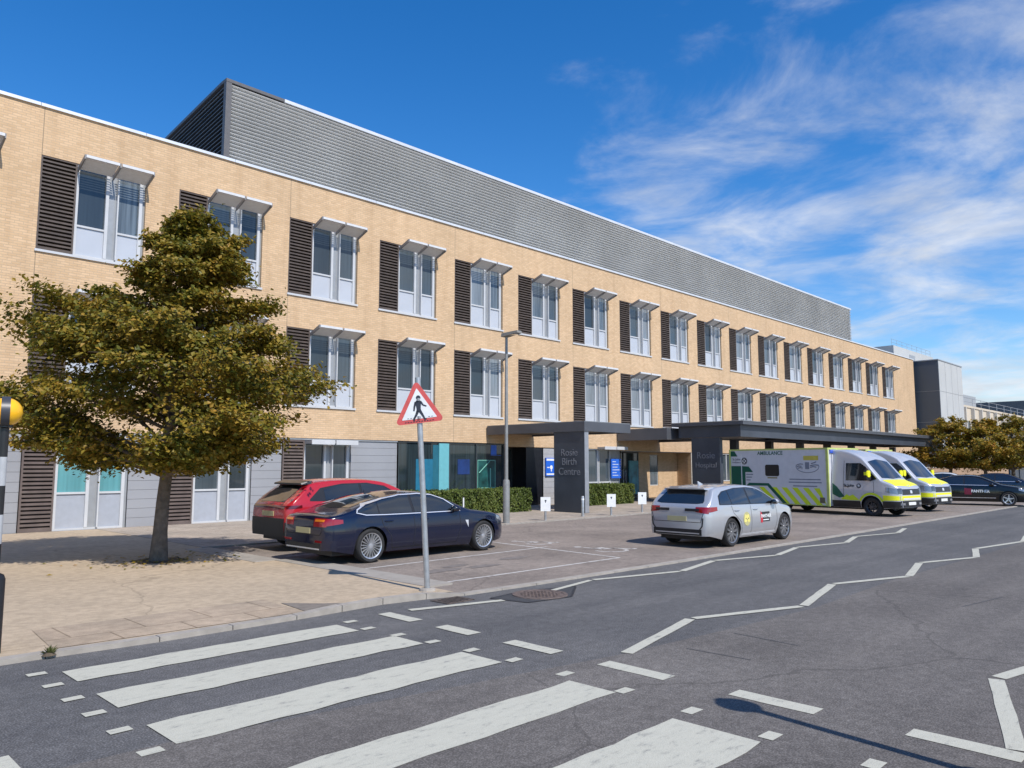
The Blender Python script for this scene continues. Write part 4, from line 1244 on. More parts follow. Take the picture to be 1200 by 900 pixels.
    def line(s, name, m, pts, side, w=.012, off=.004, parent=None, mb=None):
        """narrow ribbon along a polyline on the surface"""
        b = mb or MB()
        P_ = []
        for (a, c) in zip(pts[:-1], pts[1:]):
            n = max(2, int(math.hypot(c[0] - a[0], c[1] - a[1]) / .06))
            for i in range(n): P_.append((a[0] + (c[0] - a[0]) * i / n, a[1] + (c[1] - a[1]) * i / n))
        P_.append(pts[-1])
        pr = []
        for i, p in enumerate(P_):
            q0, q1 = P_[max(i - 1, 0)], P_[min(i + 1, len(P_) - 1)]
            t = Vector((q1[0] - q0[0], q1[1] - q0[1])); t.normalize(); n = Vector((-t.y, t.x)) * w / 2
            row = []
            for sg in (1, -1):
                u, v = p[0] + n.x * sg, p[1] + n.y * sg
                if side == "R": o, d = (u, -3, v), (0, 1, 0)
                elif side == "L": o, d = (u, 3, v), (0, -1, 0)
                elif side == "B": o, d = (-6, u, v), (1, 0, 0)
                elif side == "F": o, d = (9, u, v), (-1, 0, 0)
                else: o, d = (v, u, 5), (0, 0, -1)
                h, nr = s.hit(o, d)
                if h is None: row = None; break
                if nr.dot(Vector(d)) > 0: nr = -nr
                row.append(h + nr * off)
            pr.append(row)
        for a, c in zip(pr[:-1], pr[1:]):
            if a and c and (a[0] - c[0]).length < .4: b.add([a[0], a[1], c[1], c[0]], [(0, 1, 2, 3)])
        if mb is None: return b.build(name, m, parent or s.root)
    def wheels(s, spokes, style, rimm=ALLOY, rimr=.72, width=.21):
        for c in (0, s.wb):
            for sg in (-1, 1):
                s.wheel(c, sg, spokes, style, rimm, rimr, width)
    def wheel(s, c, sg, spokes, style, rimm, rimr, width):
        r = s.wr; rr = r * rimr
        yo = sg * s.track
        w = MB(); out_ = lambda d: sg * d
        # hub / brake disc
        w.lathe([(0, out_(-.06)), (rr * .62, out_(-.06)), (rr * .62, out_(-.09)), (0, out_(-.09))], (0, 0, 0), "y", 24)
        o = w.build("wheel", mat("brake_disc", (.16, .15, .145), .5, .6), s.root, smooth=True, loc=(c, yo, r))
        t = MB()
        hw = width / 2
        t.lathe([(rr, out_(0)), (rr + .012, out_(.008)), (r - .03, out_(.012)), (r - .008, out_(-.012)), (r, out_(-.035)), (r, out_(-width + .035)), (r - .02, out_(-width)), (rr, out_(-width))], (0, 0, 0), "y", 40)
        t.build("tyre", RUBBER, o, smooth=True, angle=50)
        m = MB()
        m.lathe([(rr * .995, out_(.004)), (rr * .93, out_(-.004)), (rr * .9, out_(-.03)), (rr * .9, out_(-.15)), (rr * .995, out_(-.15))], (0, 0, 0), "y", 40)
        m.lathe([(0, out_(-.006)), (rr * .15, out_(-.008)), (rr * .19, out_(-.02)), (rr * .19, out_(-.05))], (0, 0, 0), "y", 20)
        for k in range(spokes):
            a = 2 * math.pi * k / spokes + .2
            prs = [(a, a)]
            if style == "twin": prs = [(a - .10, a - .07), (a + .10, a + .07)]
            for a0, a1 in prs:
                wi, wo = (rr * .085, rr * .05) if style != "broad" else (rr * .16, rr * .12)
                if style == "multi": wi, wo = rr * .026, rr * .034
                ca, sa = math.cos(a0), math.sin(a0); cb, sb = math.cos(a1), math.sin(a1)
                p0 = Vector((ca, 0, sa)) * rr * .16; p1 = Vector((cb, 0, sb)) * rr * .93
                n0 = Vector((-sa, 0, ca)); n1 = Vector((-sb, 0, cb))
                y0, y1 = out_(-.012), out_(-.006); yb = out_(-.045)
                vs = [p0 - n0 * wi + Vector((0, yb, 0)), p1 - n1 * wo + Vector((0, yb, 0)), p1 + n1 * wo + Vector((0, yb, 0)), p0 + n0 * wi + Vector((0, yb, 0)),
                      p0 - n0 * wi * .7 + Vector((0, y0, 0)), p1 - n1 * wo * .7 + Vector((0, y1, 0)), p1 + n1 * wo * .7 + Vector((0, y1, 0)), p0 + n0 * wi * .7 + Vector((0, y0, 0))]
                m.hexa(vs)
        m.build("rim", rimm, o, smooth=True, angle=35)
    def mirrors(s, x, z, m, y=None, size=(.11, .10, .075)):
        y = y or s.Y(x, z) + .10
        for sg in (-1, 1):
            b = MB(); b.ellipsoid((x, sg * y, z), size, 0, 14, 9)
            b.hexa([(x - .03, sg * (y - .14), z - .07), (x + .05, sg * (y - .14), z - .07), (x + .05, sg * y, z - .03), (x - .03, sg * y, z - .03), (x - .03, sg * (y - .14), z - .03), (x + .05, sg * (y - .14), z - .03), (x + .05, sg * y, z + .01), (x - .03, sg * y, z + .01)])
            o = b.build("door_mirror", m, s.root, smooth=True, angle=50)
            b = MB(); b.ellipsoid((x - size[0] * .55, sg * y, z), (size[0] * .5, size[1] * .86, size[2] * .82), 0, 12, 7); b.build("mirror_glass", GLASSD, o, smooth=True)
    def handles(s, xs, z, m):
        for x in xs:
            for sg, sd_ in ((-1, "R"), (1, "L")):
                p, n = s.hit((x, sg * 3, z), (0, -sg, 0))
                b = MB(); y = p.y + sg * .022
                b.tube([(x - .10, p.y, z), (x - .085, y, z), (x + .085, y, z), (x + .10, p.y, z)], .013, 8)
                b.build("door_handle", m, s.root, smooth=True)
    def seams(s, lines, w=.011):
        for l in lines:
            for sd_ in "RL":
                b = MB(); s.line("", None, l, sd_, w, .0025, mb=b)
                if b.f: b.build("door_seam", mat("seam_dark", (.012, .012, .013), .7), s.root)
    def arch_lips(s, m, w=.035):
        for c in (0, s.wb):
            pts = [(c + (s.arch + w * .5 + .014) * math.cos(a), s.wr + (s.arch + w * .5 + .014) * math.sin(a)) for a in np.linspace(-.12, math.pi + .12, 26)]
            pts = [p for p in pts if p[1] > s.sill + .02]
            for sd_ in "RL":
                b = MB(); s.line("", None, pts, sd_, w, .007, mb=b); b.build("arch_trim", m, s.root)

# --- navy four-door coupe, side-on in the near bay
NAVY = car_paint("navy_paint", (.003, .006, .024), .0, .18, .04, .75, .35)
t = thing("parked_car", "dark navy four door coupe with silver multi spoke wheels in the near bay", "car", (9.05, 13.72, .026), R(.4))
top = [(-1.0, .62), (-1.0, .86), (-.93, .965), (-.62, 1.0), (-.2, 1.13), (.35, 1.285), (.95, 1.375), (1.35, 1.385), (1.75, 1.34), (2.1, 1.20), (2.62, .985), (2.8, .955), (3.4, .885), (3.75, .80), (3.93, .68), (3.97, .5), (3.98, .35)]
belt = [(-1.0, .86), (-.3, .905), (.6, .90), (2.3, .90), (3.2, .84), (4.0, .66)]
plan = [(-1.0, .66), (-.97, .74), (-.8, .855), (-.3, .905), (.6, .915), (2.4, .912), (3.1, .905), (3.55, .86), (3.8, .75), (3.94, .58), (3.98, .48)]
c = Car(t, top, belt, plan, 3.08, .335, .19, .275, 1.385, NAVY, .885, fil=.08, arch=.045)
c.wheels(20, "multi", ALLOY, .76)
wl = [(-.30, 1.0), (-.12, .955), (.4, .945), (1.25, .945), (2.33, .945)]
wu = [(-.30, 1.02), (-.05, 1.12), (.35, 1.215), (.8, 1.285), (1.3, 1.30), (1.65, 1.265), (1.95, 1.165), (2.33, .965)]
c.both("window_surround", BLACKG, [(-.34, .99), (-.12, .935), (.4, .925), (2.40, .925)], [(-.34, 1.03), (-.06, 1.145), (.35, 1.238), (.8, 1.305), (1.3, 1.318), (1.66, 1.285), (1.98, 1.18), (2.40, .945)], .003, nx=26)
rg = lambda x0, x1: ([p for p in [(x0, np.interp(x0, *zip(*wl)))] + [q for q in wl if x0 < q[0] < x1] + [(x1, np.interp(x1, *zip(*wl)))]], [p for p in [(x0, np.interp(x0, *zip(*wu)))] + [q for q in wu if x0 < q[0] < x1] + [(x1, np.interp(x1, *zip(*wu)))]])
for a, b_ in ((-.29, .18), (.21, 1.03), (1.10, 2.30)):
    l_, u_ = rg(a, b_); c.both("side_window", GLASSD, l_, u_, .007)
trim = [(2.36, .955), (1.97, 1.185), (1.66, 1.285), (1.3, 1.318), (.8, 1.302), (.35, 1.235), (-.06, 1.14), (-.30, 1.04), (-.33, .985), (-.12, .935), (.4, .925), (1.3, .922), (2.36, .925)]
for sdn in "RL":
    c.line("chrome_trim", CHROME, trim, sdn, .017, .011)
c.panel("windscreen", GLASSD, [(-.66, 2.50), (0, 2.62), (.66, 2.50)], [(-.56, 1.86), (0, 1.78), (.56, 1.86)], "T", .006)
c.panel("rear_window", GLASSD, [(-.60, -.30), (0, -.42), (.60, -.30)], [(-.54, .42), (0, .52), (.54, .42)], "T", .006)
c.both("tail_light", REDL, [(-.995, .75), (-.64, .80)], [(-.995, .90), (-.64, .87)], .007)
for sg in (-1, 1):
    u = sorted((sg * .38, sg * .74)); c.panel("tail_light", REDL, [(u[0], .74), (u[1], .74)], [(u[0], .89), (u[1], .89)], "B", .007)
    u = sorted((sg * .42, sg * .70)); c.panel("indicator_lens", ORANGEL, [(u[0], .835), (u[1], .835)], [(u[0], .875), (u[1], .875)], "B", .011)
    u = sorted((sg * .45, sg * .66)); c.panel("reflector", REDL, [(u[0], .44), (u[1], .44)], [(u[0], .48), (u[1], .48)], "B", .011)
c.panel("number_plate", PLATE_Y, [(-.26, .60), (.26, .60)], [(-.26, .71), (.26, .71)], "B", .012)
c.panel("lower_bumper", BLACKP, [(-.62, .30), (.62, .30)], [(-.62, .41), (.62, .41)], "B", .008)
c.panel("bumper_chrome", CHROME, [(-.6, .305), (.6, .305)], [(-.6, .33), (.6, .33)], "B", .013)
c.line("boot_seam", mat("seam_dark", (.012, .012, .013), .7), [(-.66, .66), (-.6, .58), (.6, .58), (.66, .66)], "B", .012, .004)
c.seams([[(1.06, .93), (1.08, .6), (1.06, .28)], [(2.34, .90), (2.36, .55), (2.26, .28)], [(.22, .92), (.28, .72), (.46, .52), (.52, .28)], [(.52, .26), (2.26, .26)]])
c.handles((.42, 1.34), .80, NAVY)
c.both("fender_vent", CHROME, [(2.50, .705), (2.56, .60), (2.585, .56)], [(2.50, .72), (2.56, .715), (2.585, .72)], .006)
c.mirrors(2.18, .985, NAVY)
for sdn in "RL":
    c.panel("headlight", CLEARL, [(3.52, .70), (3.86, .58)], [(3.52, .79), (3.86, .68)], sdn, .006)
for sg in (-1, 1):
    u = sorted((sg * .12, sg * .34)); c.panel("grille", BLACKG, [(u[0], .46), (u[1], .46)], [(u[0], .66), (u[1], .66)], "F", .006)
c.panel("front_intake", BLACKP, [(-.4, .25), (.4, .25)], [(-.4, .38), (.4, .38)], "F", .006)
c.panel("front_plate", PLATE_W, [(-.26, .39), (.26, .39)], [(-.26, .45), (.26, .45)], "F", .012)
b = MB(); b.hexa([(.42, -.012, 1.315), (.60, -.012, 1.345), (.60, .012, 1.345), (.42, .012, 1.315), (.40, -.008, 1.40), (.45, -.008, 1.39), (.45, .008, 1.39), (.40, .008, 1.40)]); b.build("roof_aerial", NAVY, t)

# --- red crossover behind it
REDP = car_paint("red_paint", (.40, .013, .02), .0, .25, .12, .8, .4)
t = thing("parked_car", "red crossover with a black tailgate band and sloping rear window parked behind the navy coupe", "car", (9.7, 16.4, .026), R(0))
top = [(-.98, .62), (-.98, 1.0), (-.90, 1.10), (-.42, 1.47), (-.30, 1.545), (.2, 1.60), (.9, 1.615), (1.5, 1.585), (1.9, 1.50), (2.6, 1.13), (2.75, 1.08), (3.3, 1.02), (3.55, .92), (3.66, .75), (3.7, .5)]
belt = [(-.98, 1.06), (.2, 1.02), (2.4, .98), (3.7, .80)]
plan = [(-.98, .72), (-.94, .80), (-.75, .89), (-.2, .925), (.8, .93), (2.4, .925), (3.1, .90), (3.45, .80), (3.65, .62), (3.7, .5)]
c = Car(t, top, belt, plan, 2.72, .355, .24, .26, 1.615, REDP, .90, fil=.09)
c.wheels(10, "twin", ALLOYD, .72)
c.arch_lips(BLACKP, .06)
c.both("sill_cladding", BLACKP, [(.42, .245), (2.3, .245)], [(.42, .40), (2.3, .40)], .008)
c.both("window_surround", BLACKG, [(-.42, 1.11), (2.35, 1.03)], [(-.42, 1.15), (-.1, 1.40), (.5, 1.49), (1.2, 1.50), (1.7, 1.42), (2.35, 1.06)], .003, nx=22)
c.both("side_window", GLASSD, [(-.02, 1.13), (.95, 1.09)], [(-.02, 1.36), (.35, 1.45), (.95, 1.475)], .007)
c.both("side_window", GLASSD, [(1.02, 1.08), (2.2, 1.06)], [(1.02, 1.475), (1.3, 1.47), (1.65, 1.40), (2.2, 1.10)], .007)
c.panel("windscreen", GLASSD, [(-.68, 2.50), (0, 2.60), (.68, 2.50)], [(-.58, 1.80), (0, 1.72), (.58, 1.80)], "T", .006)
c.panel("rear_window", GLASSD, [(-.60, -.88), (0, -.89), (.60, -.88)], [(-.53, -.44), (0, -.42), (.53, -.44)], "T", .008)
b = MB(); b.hexa([(-.52, -.62, 1.475), (-.28, -.66, 1.49), (-.28, .66, 1.49), (-.52, .62, 1.475), (-.52, -.60, 1.515), (-.26, -.64, 1.57), (-.26, .64, 1.57), (-.52, .60, 1.515)]); b.build("rear_spoiler", BLACKG, t)
c.panel("tail_light", mat("smoked_lens", (.10, .006, .008), .1, coat=.9), [(-.70, .955), (.70, .955)], [(-.70, 1.02), (.70, 1.02)], "B", .009)
c.panel("lower_bumper", BLACKP, [(-.72, .34), (.72, .34)], [(-.72, .74), (.72, .74)], "B", .012)
c.both("bumper_corner", BLACKP, [(-.97, .36), (-.52, .36)], [(-.97, .66), (-.48, .60)], .010)
c.panel("number_plate", PLATE_Y, [(-.26, .78), (.26, .78)], [(-.26, .89), (.26, .89)], "B", .012)
c.both("tail_light", mat("smoked_lens", (.1, .01, .01)), [(-.97, .95), (-.62, .97)], [(-.97, 1.02), (-.62, 1.03)], .008)
c.seams([[(.98, 1.06), (1.0, .7), (.98, .42)], [(2.3, 1.03), (2.34, .7), (2.24, .42)], [(-.04, 1.08), (.06, .86), (.4, .62), (.46, .42)]])
c.handles((.18, 1.2), .94, REDP)
c.mirrors(2.1, 1.12, BLACKG)
for sdn in "RL": c.panel("headlight", CLEARL, [(3.25, .84), (3.58, .74)], [(3.25, .93), (3.58, .84)], sdn, .006)
c.panel("grille", BLACKG, [(-.5, .5), (.5, .5)], [(-.5, .72), (.5, .72)], "F", .006)

# --- silver taxi estate
SILV = car_paint("silver_paint", (.52, .53, .55), .5, .3, .35)
t = thing("taxi_estate", "silver estate taxi with a yellow door roundel pulled up along the kerb line", "car", (16.85, 10.12, .026), R(-1.2))
top = [(-1.0, .62), (-1.0, .80), (-.965, .98), (-.86, 1.07), (-.58, 1.32), (-.52, 1.39), (-.2, 1.435), (.4, 1.465), (1.0, 1.465), (1.45, 1.42), (1.75, 1.32), (2.42, .99), (2.6, .955), (3.05, .90), (3.35, .80), (3.5, .66), (3.54, .48), (3.55, .34)]
belt = [(-1.0, .98), (-.2, .965), (1.0, .94), (2.4, .92), (3.55, .70)]
plan = [(-1.0, .70), (-.97, .77), (-.82, .86), (-.4, .892), (.6, .898), (2.3, .895), (2.9, .88), (3.25, .80), (3.46, .62), (3.55, .48)]
c = Car(t, top, belt, plan, 2.63, .335, .19, .235, 1.465, SILV, .87, fil=.085)
c.wheels(10, "twin", mat("alloy_two_tone", (.30, .30, .31), .3, .7), .74)
c.both("window_surround", BLACKG, [(-.50, .99), (-.3, .985), (2.30, .945)], [(-.50, 1.02), (-.42, 1.20), (-.2, 1.30), (.4, 1.372), (1.0, 1.378), (1.42, 1.345), (1.75, 1.235), (2.30, .965)], .003, nx=24)
wl = [(-.47, 1.0), (2.2, .965)]; wu = [(-.47, 1.03), (-.38, 1.19), (-.18, 1.285), (.4, 1.35), (1.0, 1.358), (1.4, 1.325), (1.7, 1.23), (2.2, .99)]
for a, b_ in ((-.46, .02), (.05, .85), (.93, 2.18)):
    l_, u_ = rg(a, b_); c.both("side_window", GLASSD, l_, u_, .007)
c.panel("windscreen", GLASSD, [(-.64, 2.30), (0, 2.42), (.64, 2.30)], [(-.54, 1.60), (0, 1.52), (.54, 1.60)], "T", .006)
c.panel("rear_window", GLASSD, [(-.64, 1.04), (-.5, 1.02), (.5, 1.02), (.64, 1.04)], [(-.64, 1.08), (-.50, 1.345), (.50, 1.345), (.64, 1.08)], "B", .008, nx=20)
b = MB(); b.hexa([(-.68, -.56, 1.350), (-.36, -.62, 1.30), (-.36, .62, 1.30), (-.68, .56, 1.350), (-.68, -.55, 1.372), (-.34, -.60, 1.405), (-.34, .60, 1.405), (-.68, .55, 1.372)]); b.build("rear_spoiler", SILV, t)
b = MB(); b.hexa([(-.05, -.02, 1.44), (.14, -.02, 1.452), (.14, .02, 1.452), (-.05, .02, 1.44), (-.08, -.008, 1.53), (-.03, -.008, 1.52), (-.03, .008, 1.52), (-.08, .008, 1.53)]); b.build("roof_aerial", SILV, t)
for sg in (-1, 1):
    u = sorted((sg * .50, sg * .80)); c.panel("tail_light", REDL, [(u[0], .80 if sg < 0 else .84), (u[1], .84 if sg < 0 else .80)][::1], [(u[0], .95), (u[1], .95)], "B", .008)
    u = sorted((sg * .22, sg * .60)); c.panel("dark_lens", BLACKG, [(u[0], .85), (u[1], .85)], [(u[0], .91), (u[1], .91)], "B", .011)
    b = MB(); c.line("", None, [(sg * .70, .70), (sg * .68, .52), (sg * .60, .42), (sg * .5, .40)], "B", .03, .006, mb=b); b.build("bumper_crease", BLACKP, t)
c.both("tail_light", REDL, [(-.98, .82), (-.62, .87)], [(-.98, .95), (-.62, .955)], .008)
c.panel("lower_bumper", BLACKP, [(-.66, .30), (.66, .30)], [(-.66, .44), (.66, .44)], "B", .009)
c.panel("bumper_strip", ALLOY, [(-.6, .335), (.6, .335)], [(-.6, .36), (.6, .36)], "B", .014)
c.panel("number_plate", PLATE_Y, [(-.26, .62), (.26, .62)], [(-.26, .73), (.26, .73)], "B", .012)
c.line("tailgate_seam", mat("seam_dark", (.012, .012, .013), .7), [(-.72, .84), (-.64, .60), (.64, .60), (.72, .84)], "B", .012, .004)
c.seams([[(.89, .95), (.90, .6), (.88, .28)], [(2.18, .93), (2.20, .55), (2.10, .28)], [(.0, .96), (.08, .78), (.40, .56), (.46, .28)], [(.46, .26), (2.1, .26)]])
c.both("sill_strip", mat("silver_light", (.62, .63, .64), .35, .4), [(.45, .23), (2.12, .23)], [(.45, .275), (2.12, .275)], .008)
c.handles((.22, 1.10), .845, SILV)
c.mirrors(2.02, 1.0, SILV)
for sdn in "RL": c.panel("headlight", CLEARL, [(3.1, .72), (3.42, .62)], [(3.1, .80), (3.42, .70)], sdn, .006)
c.panel("grille", BLACKG, [(-.5, .36), (.5, .36)], [(-.5, .52), (.5, .52)], "F", .006)
# roundel: pale yellow disc with a darker animal mask, and the firm's dark door panel
ax, az_, rr = .66, .625, .165
def disc(mb, cx, cz, r, off, ry=None, n=22):
    ry = ry or r
    lo = [(cx + r * math.cos(a), cz - ry * abs(math.sin(a))) for a in np.linspace(math.pi, 0, n)]
    up = [(x, 2 * cz - z) for x, z in lo]
    c.panel("", None, lo, up, "R", off, mb=mb, nx=n, nz=4)
b = MB(); disc(b, ax, az_, rr, .006); o = b.build("door_roundel", mat("roundel_ring", (.46, .43, .20), .4), t)
b = MB(); c.panel("", None, [(ax - .13, az_ - .07), (ax - .06, az_ - .085), (ax, az_ - .04), (ax + .06, az_ - .085), (ax + .13, az_ - .07)], [(ax - .13, az_ - .05), (ax - .085, az_ + .10), (ax - .05, az_ + .11), (ax, az_ + .075), (ax + .05, az_ + .11), (ax + .085, az_ + .10), (ax + .13, az_ - .05)], "R", .009, mb=b, nx=16, nz=5)
b.build("mask_print", mat("roundel_yellow", (.80, .70, .20), .4), o)
b = MB()
for sx in (-.055, .055): disc(b, ax + sx, az_ + .01, .02, .012, .012, 8)
disc(b, ax, az_ - .02, .02, .012, .01, 8)
b.build("mask_eyes", TEXTD, o)
sx0, sx1 = 1.36, 1.80
o = c.panel("door_sticker", BLACKG, [(sx0, .52), (sx1, .52)], [(sx0, .76), (sx1, .76)], "R", .006)
c.panel("sticker_red", mat("sticker_red", (.60, .03, .05), .4), [(sx0 - .02, .50), (sx0 + .07, .50)], [(sx0 - .02, .78), (sx0 + .07, .68)], "R", .009, parent=o)
p, nn = c.hit((1.6, -3, .64), (0, 1, 0))
text_obj("sticker_text", "PANTHER", .115, SIGN_W, o, (1.60, p.y - .012, .655), (R(90), 0, 0), .002, bold=.004)
c.panel("sticker_strip", SIGN_W, [(1.45, .55), (1.74, .55)], [(1.45, .575), (1.74, .575)], "R", .009, parent=o)

# --- black saloon taxi, nose to the road
BLK = car_paint("black_paint", (.005, .005, .006), .0, .2, .06, .6, .3)
def saloon(label, loc, rz, paint, sticker, name="taxi_saloon"):
    global c
    t = thing(name, label, "car", loc, rz)
    top = [(-1.05, .62), (-1.05, .88), (-.98, 1.0), (-.7, 1.03), (-.1, 1.24), (.5, 1.42), (1.0, 1.465), (1.5, 1.445), (1.85, 1.36), (2.5, 1.04), (2.7, 1.0), (3.3, .92), (3.6, .80), (3.7, .62), (3.72, .4)]
    belt = [(-1.05, .92), (0, .95), (2.4, .94), (3.7, .72)]
    plan = [(-1.05, .70), (-1.0, .80), (-.8, .88), (0, .915), (2.4, .912), (3.1, .89), (3.45, .79), (3.66, .6), (3.72, .48)]
    c = Car(t, top, belt, plan, 2.80, .33, .2, .24, 1.465, paint, .88)
    c.wheels(5, "broad", ALLOY, .7)
    c.both("window_surround", BLACKG, [(-.28, 1.0), (2.36, .965)], [(-.28, 1.02), (.1, 1.22), (.55, 1.34), (1.0, 1.375), (1.45, 1.35), (1.8, 1.25), (2.36, .985)], .003, nx=22)
    c.both("side_window", GLASSD, [(-.1, 1.0), (1.0, .985)], [(-.1, 1.06), (.2, 1.22), (.55, 1.315), (1.0, 1.352)], .007)
    c.both("side_window", GLASSD, [(1.06, .985), (2.24, .975)], [(1.06, 1.352), (1.42, 1.325), (1.75, 1.235), (2.24, 1.0)], .007)
    for sdn in "RL": c.line("chrome_trim", CHROME, [(-.26, .985), (2.34, .955)], sdn, .02, .010)
    c.panel("windscreen", GLASSD, [(-.66, 2.40), (0, 2.5), (.66, 2.40)], [(-.56, 1.72), (0, 1.64), (.56, 1.72)], "T", .006)
    c.panel("rear_window", GLASSD, [(-.60, -.45), (0, -.55), (.60, -.45)], [(-.54, .42), (0, .5), (.54, .42)], "T", .006)
    c.both("side_strip", CHROME, [(.5, .36), (2.3, .36)], [(.5, .385), (2.3, .385)], .008)
    c.seams([[(1.03, .95), (1.04, .6), (1.02, .28)], [(2.28, .93), (2.3, .55), (2.2, .28)]])
    for sdn in "RL": c.panel("headlight", CLEARL, [(3.22, .74), (3.58, .64)], [(3.22, .84), (3.58, .74)], sdn, .006)
    c.panel("grille", BLACKG, [(-.42, .5), (.42, .5)], [(-.42, .70), (.42, .70)], "F", .006)
    c.panel("number_plate", PLATE_W, [(-.26, .4), (.26, .4)], [(-.26, .49), (.26, .49)], "F", .01)
    c.both("tail_light", REDL, [(-1.0, .78), (-.7, .80)], [(-1.0, .95), (-.7, .93)], .007)
    c.handles((.25, 1.25), .86, paint); c.mirrors(2.15, 1.0, paint)
    if sticker:
        o = c.panel("door_sticker", mat("sticker_maroon", (.16, .01, .03), .4), [(1.02, .52), (1.32, .52)], [(1.02, .82), (1.32, .82)], "R", .006)
        p, nn = c.hit((1.6, -3, .68), (0, 1, 0))
        text_obj("sticker_text", "PANTHER", .17, SIGN_W, o, (1.68, p.y - .012, .68), (R(90), 0, 0), .002, bold=.006)
    return t
HD = math.atan2(-.99, .20)
saloon("black saloon taxi with white lettering on its door parked nose to the road", (42.6, 11.9, .026), HD + .03, BLK, True)
saloon("dark blue hatchback half hidden behind the black saloon at the right edge", (53.5, 13.0, .022), HD, car_paint("dark_blue_paint", (.012, .016, .035), .4, .25), False, "parked_car")
saloon("white car behind the second ambulance with only its bonnet and windscreen showing", (57.5, 17.0, .022), HD + .1, car_paint("white_paint", (.62, .63, .64), .1, .3), False, "parked_car")

# --- ambulances, noses to the road
AMBP = car_paint("ambulance_paint", (.50, .51, .545), .25, .3)
def ambulance(label, loc, rz):
    global c
    t = thing("ambulance", label, "ambulance", loc, rz, "ambulances parked under the canopy")
    # local: rear axle at 0, front axle at 3.9; cab from x = 2.2
    fx = 3.9
    top = [(fx - 1.62, 2.56), (fx - 1.25, 2.55), (fx - .85, 2.46), (fx - .5, 2.30), (fx - .30, 2.16), (fx + .33, 1.42), (fx + .45, 1.35), (fx + .78, 1.24), (fx + .96, 1.13), (fx + 1.01, .95), (fx + 1.03, .75), (fx + 1.035, .5)]
    belt = [(fx - 1.62, 1.26), (fx, 1.24), (fx + .4, 1.22), (fx + 1.03, 1.0)]
    plan = [(fx - 1.62, .98), (fx - .2, .99), (fx + .4, .98), (fx + .75, .94), (fx + .95, .82), (fx + 1.03, .68)]
    c = Car(t, top, belt, plan, fx, .355, .30, .15, 2.5, AMBP, .93, fil=.075, arch=.07, name="cab")
    c.wheels(8, "", ALLOYD, .62, .24)
    c.both("side_window", GLASSD, [(fx - 1.02, 1.33), (fx + .02, 1.33), (fx + .22, 1.40)], [(fx - 1.02, 2.0), (fx - .42, 2.0), (fx - .22, 1.86), (fx + .22, 1.43)], .007)
    c.panel("windscreen", GLASSD, [(-.80, fx + .30), (0, fx + .37), (.80, fx + .30)], [(-.70, fx - .24), (0, fx - .30), (.70, fx - .24)], "T", .008)
    c.panel("bonnet_panel", YELLOWH, [(-.80, fx + .86), (0, fx + .95), (.80, fx + .86)], [(-.86, fx + .38), (0, fx + .43), (.86, fx + .38)], "T", .007)
    for sg in (-1, 1):
        u = sorted((sg * .60, sg * .80)); c.panel("headlight", mat("headlamp_dark", (.10, .11, .125), .08, .4, coat=1.), [(u[0], .86), (u[1], .86)], [(u[0], 1.06), (u[1], 1.06)], "F", .011)
        u = sorted((sg * .50, sg * .74)); c.panel("fog_light", CLEARL, [(u[0], .44), (u[1], .44)], [(u[0], .52), (u[1], .52)], "F", .016)
    c.panel("number_plate", PLATE_W, [(-.26, .44), (.26, .44)], [(-.26, .55), (.26, .55)], "F", .02)
    c.panel("white_band", AMBW, [(-.60, .63), (.60, .63)], [(-.60, .70), (.60, .70)], "F", .014)
    c.panel("badge", CHROME, [(-.07, .87), (.07, .87)], [(-.07, .98), (.07, .98)], "F", .018)
    b = MB()
    for k_ in (-.35, .25):
        p_, n_ = c.hit((fx + .26, k_, 5), (0, 0, -1)); q_, n2_ = c.hit((fx + .02, k_ + .38, 5), (0, 0, -1))
        b.tube([p_ + n_ * .02, q_ + n2_ * .02], .012, 6)
        b.build("wiper", BLACKP, t); b = MB()
    c.both("lower_cladding", BLACKP, [(fx - 1.60, .31), (fx - .44, .31)], [(fx - 1.60, .56), (fx - .44, .56)], .008)
    c.both("bumper_side", BLACKP, [(fx + .43, .32), (fx + 1.0, .36)], [(fx + .43, .58), (fx + 1.0, .58)], .010)
    c.panel("bumper", BLACKP, [(-.72, .36), (.72, .36)], [(-.72, .60), (.72, .60)], "F", .012)
    c.panel("yellow_band", YELLOWH, [(-.74, .62), (.74, .62)], [(-.74, .78), (.74, .78)], "F", .010)
    c.both("yellow_band", YELLOWH, [(fx + .46, .60), (fx + .98, .62)], [(fx + .46, .80), (fx + .98, .78)], .008)
    c.panel("grille", BLACKG, [(-.62, .82), (.62, .82)], [(-.62, 1.03), (.62, 1.03)], "F", .010)
    c.both("headlight", CLEARL, [(fx + .56, .92), (fx + .96, .84)], [(fx + .56, 1.10), (fx + .96, 1.04)], .008)
    pts = [(fx + .49 * math.cos(a), .355 + .49 * math.sin(a)) for a in np.linspace(.45, math.pi - .45, 24)]
    for sdn in "RL": c.line("arch_band", LIME, pts, sdn, .085, .008)
    c.both("door_band", LIME, [(fx - 1.22, .60), (fx - .85, .58), (fx - .5, .58)], [(fx - 1.22, .62), (fx - .98, .80), (fx - .86, .74), (fx - .72, .80), (fx - .5, .62)], .006)
    c.both("door_green", GREENA, [(fx - 1.58, .80), (fx - 1.30, .66), (fx - 1.08, .70)], [(fx - 1.58, 1.22), (fx - 1.38, 1.08), (fx - 1.08, .72)], .0065)
    p, nn = c.hit((fx - .8, -3, 1.12), (0, 1, 0))
    text_obj("door_text", "St John", .15, TEXTD, c.body, (fx - .88, p.y - .012, 1.14), (R(90), 0, 0), .002, bold=.004)
    b = MB(); b.lathe([(0, 0), (.09, 0), (.09, .006)], (fx - .48, p.y - .012, 1.13), "y", 20); o = b.build("door_emblem", TEXTD, c.body)
    b = MB()
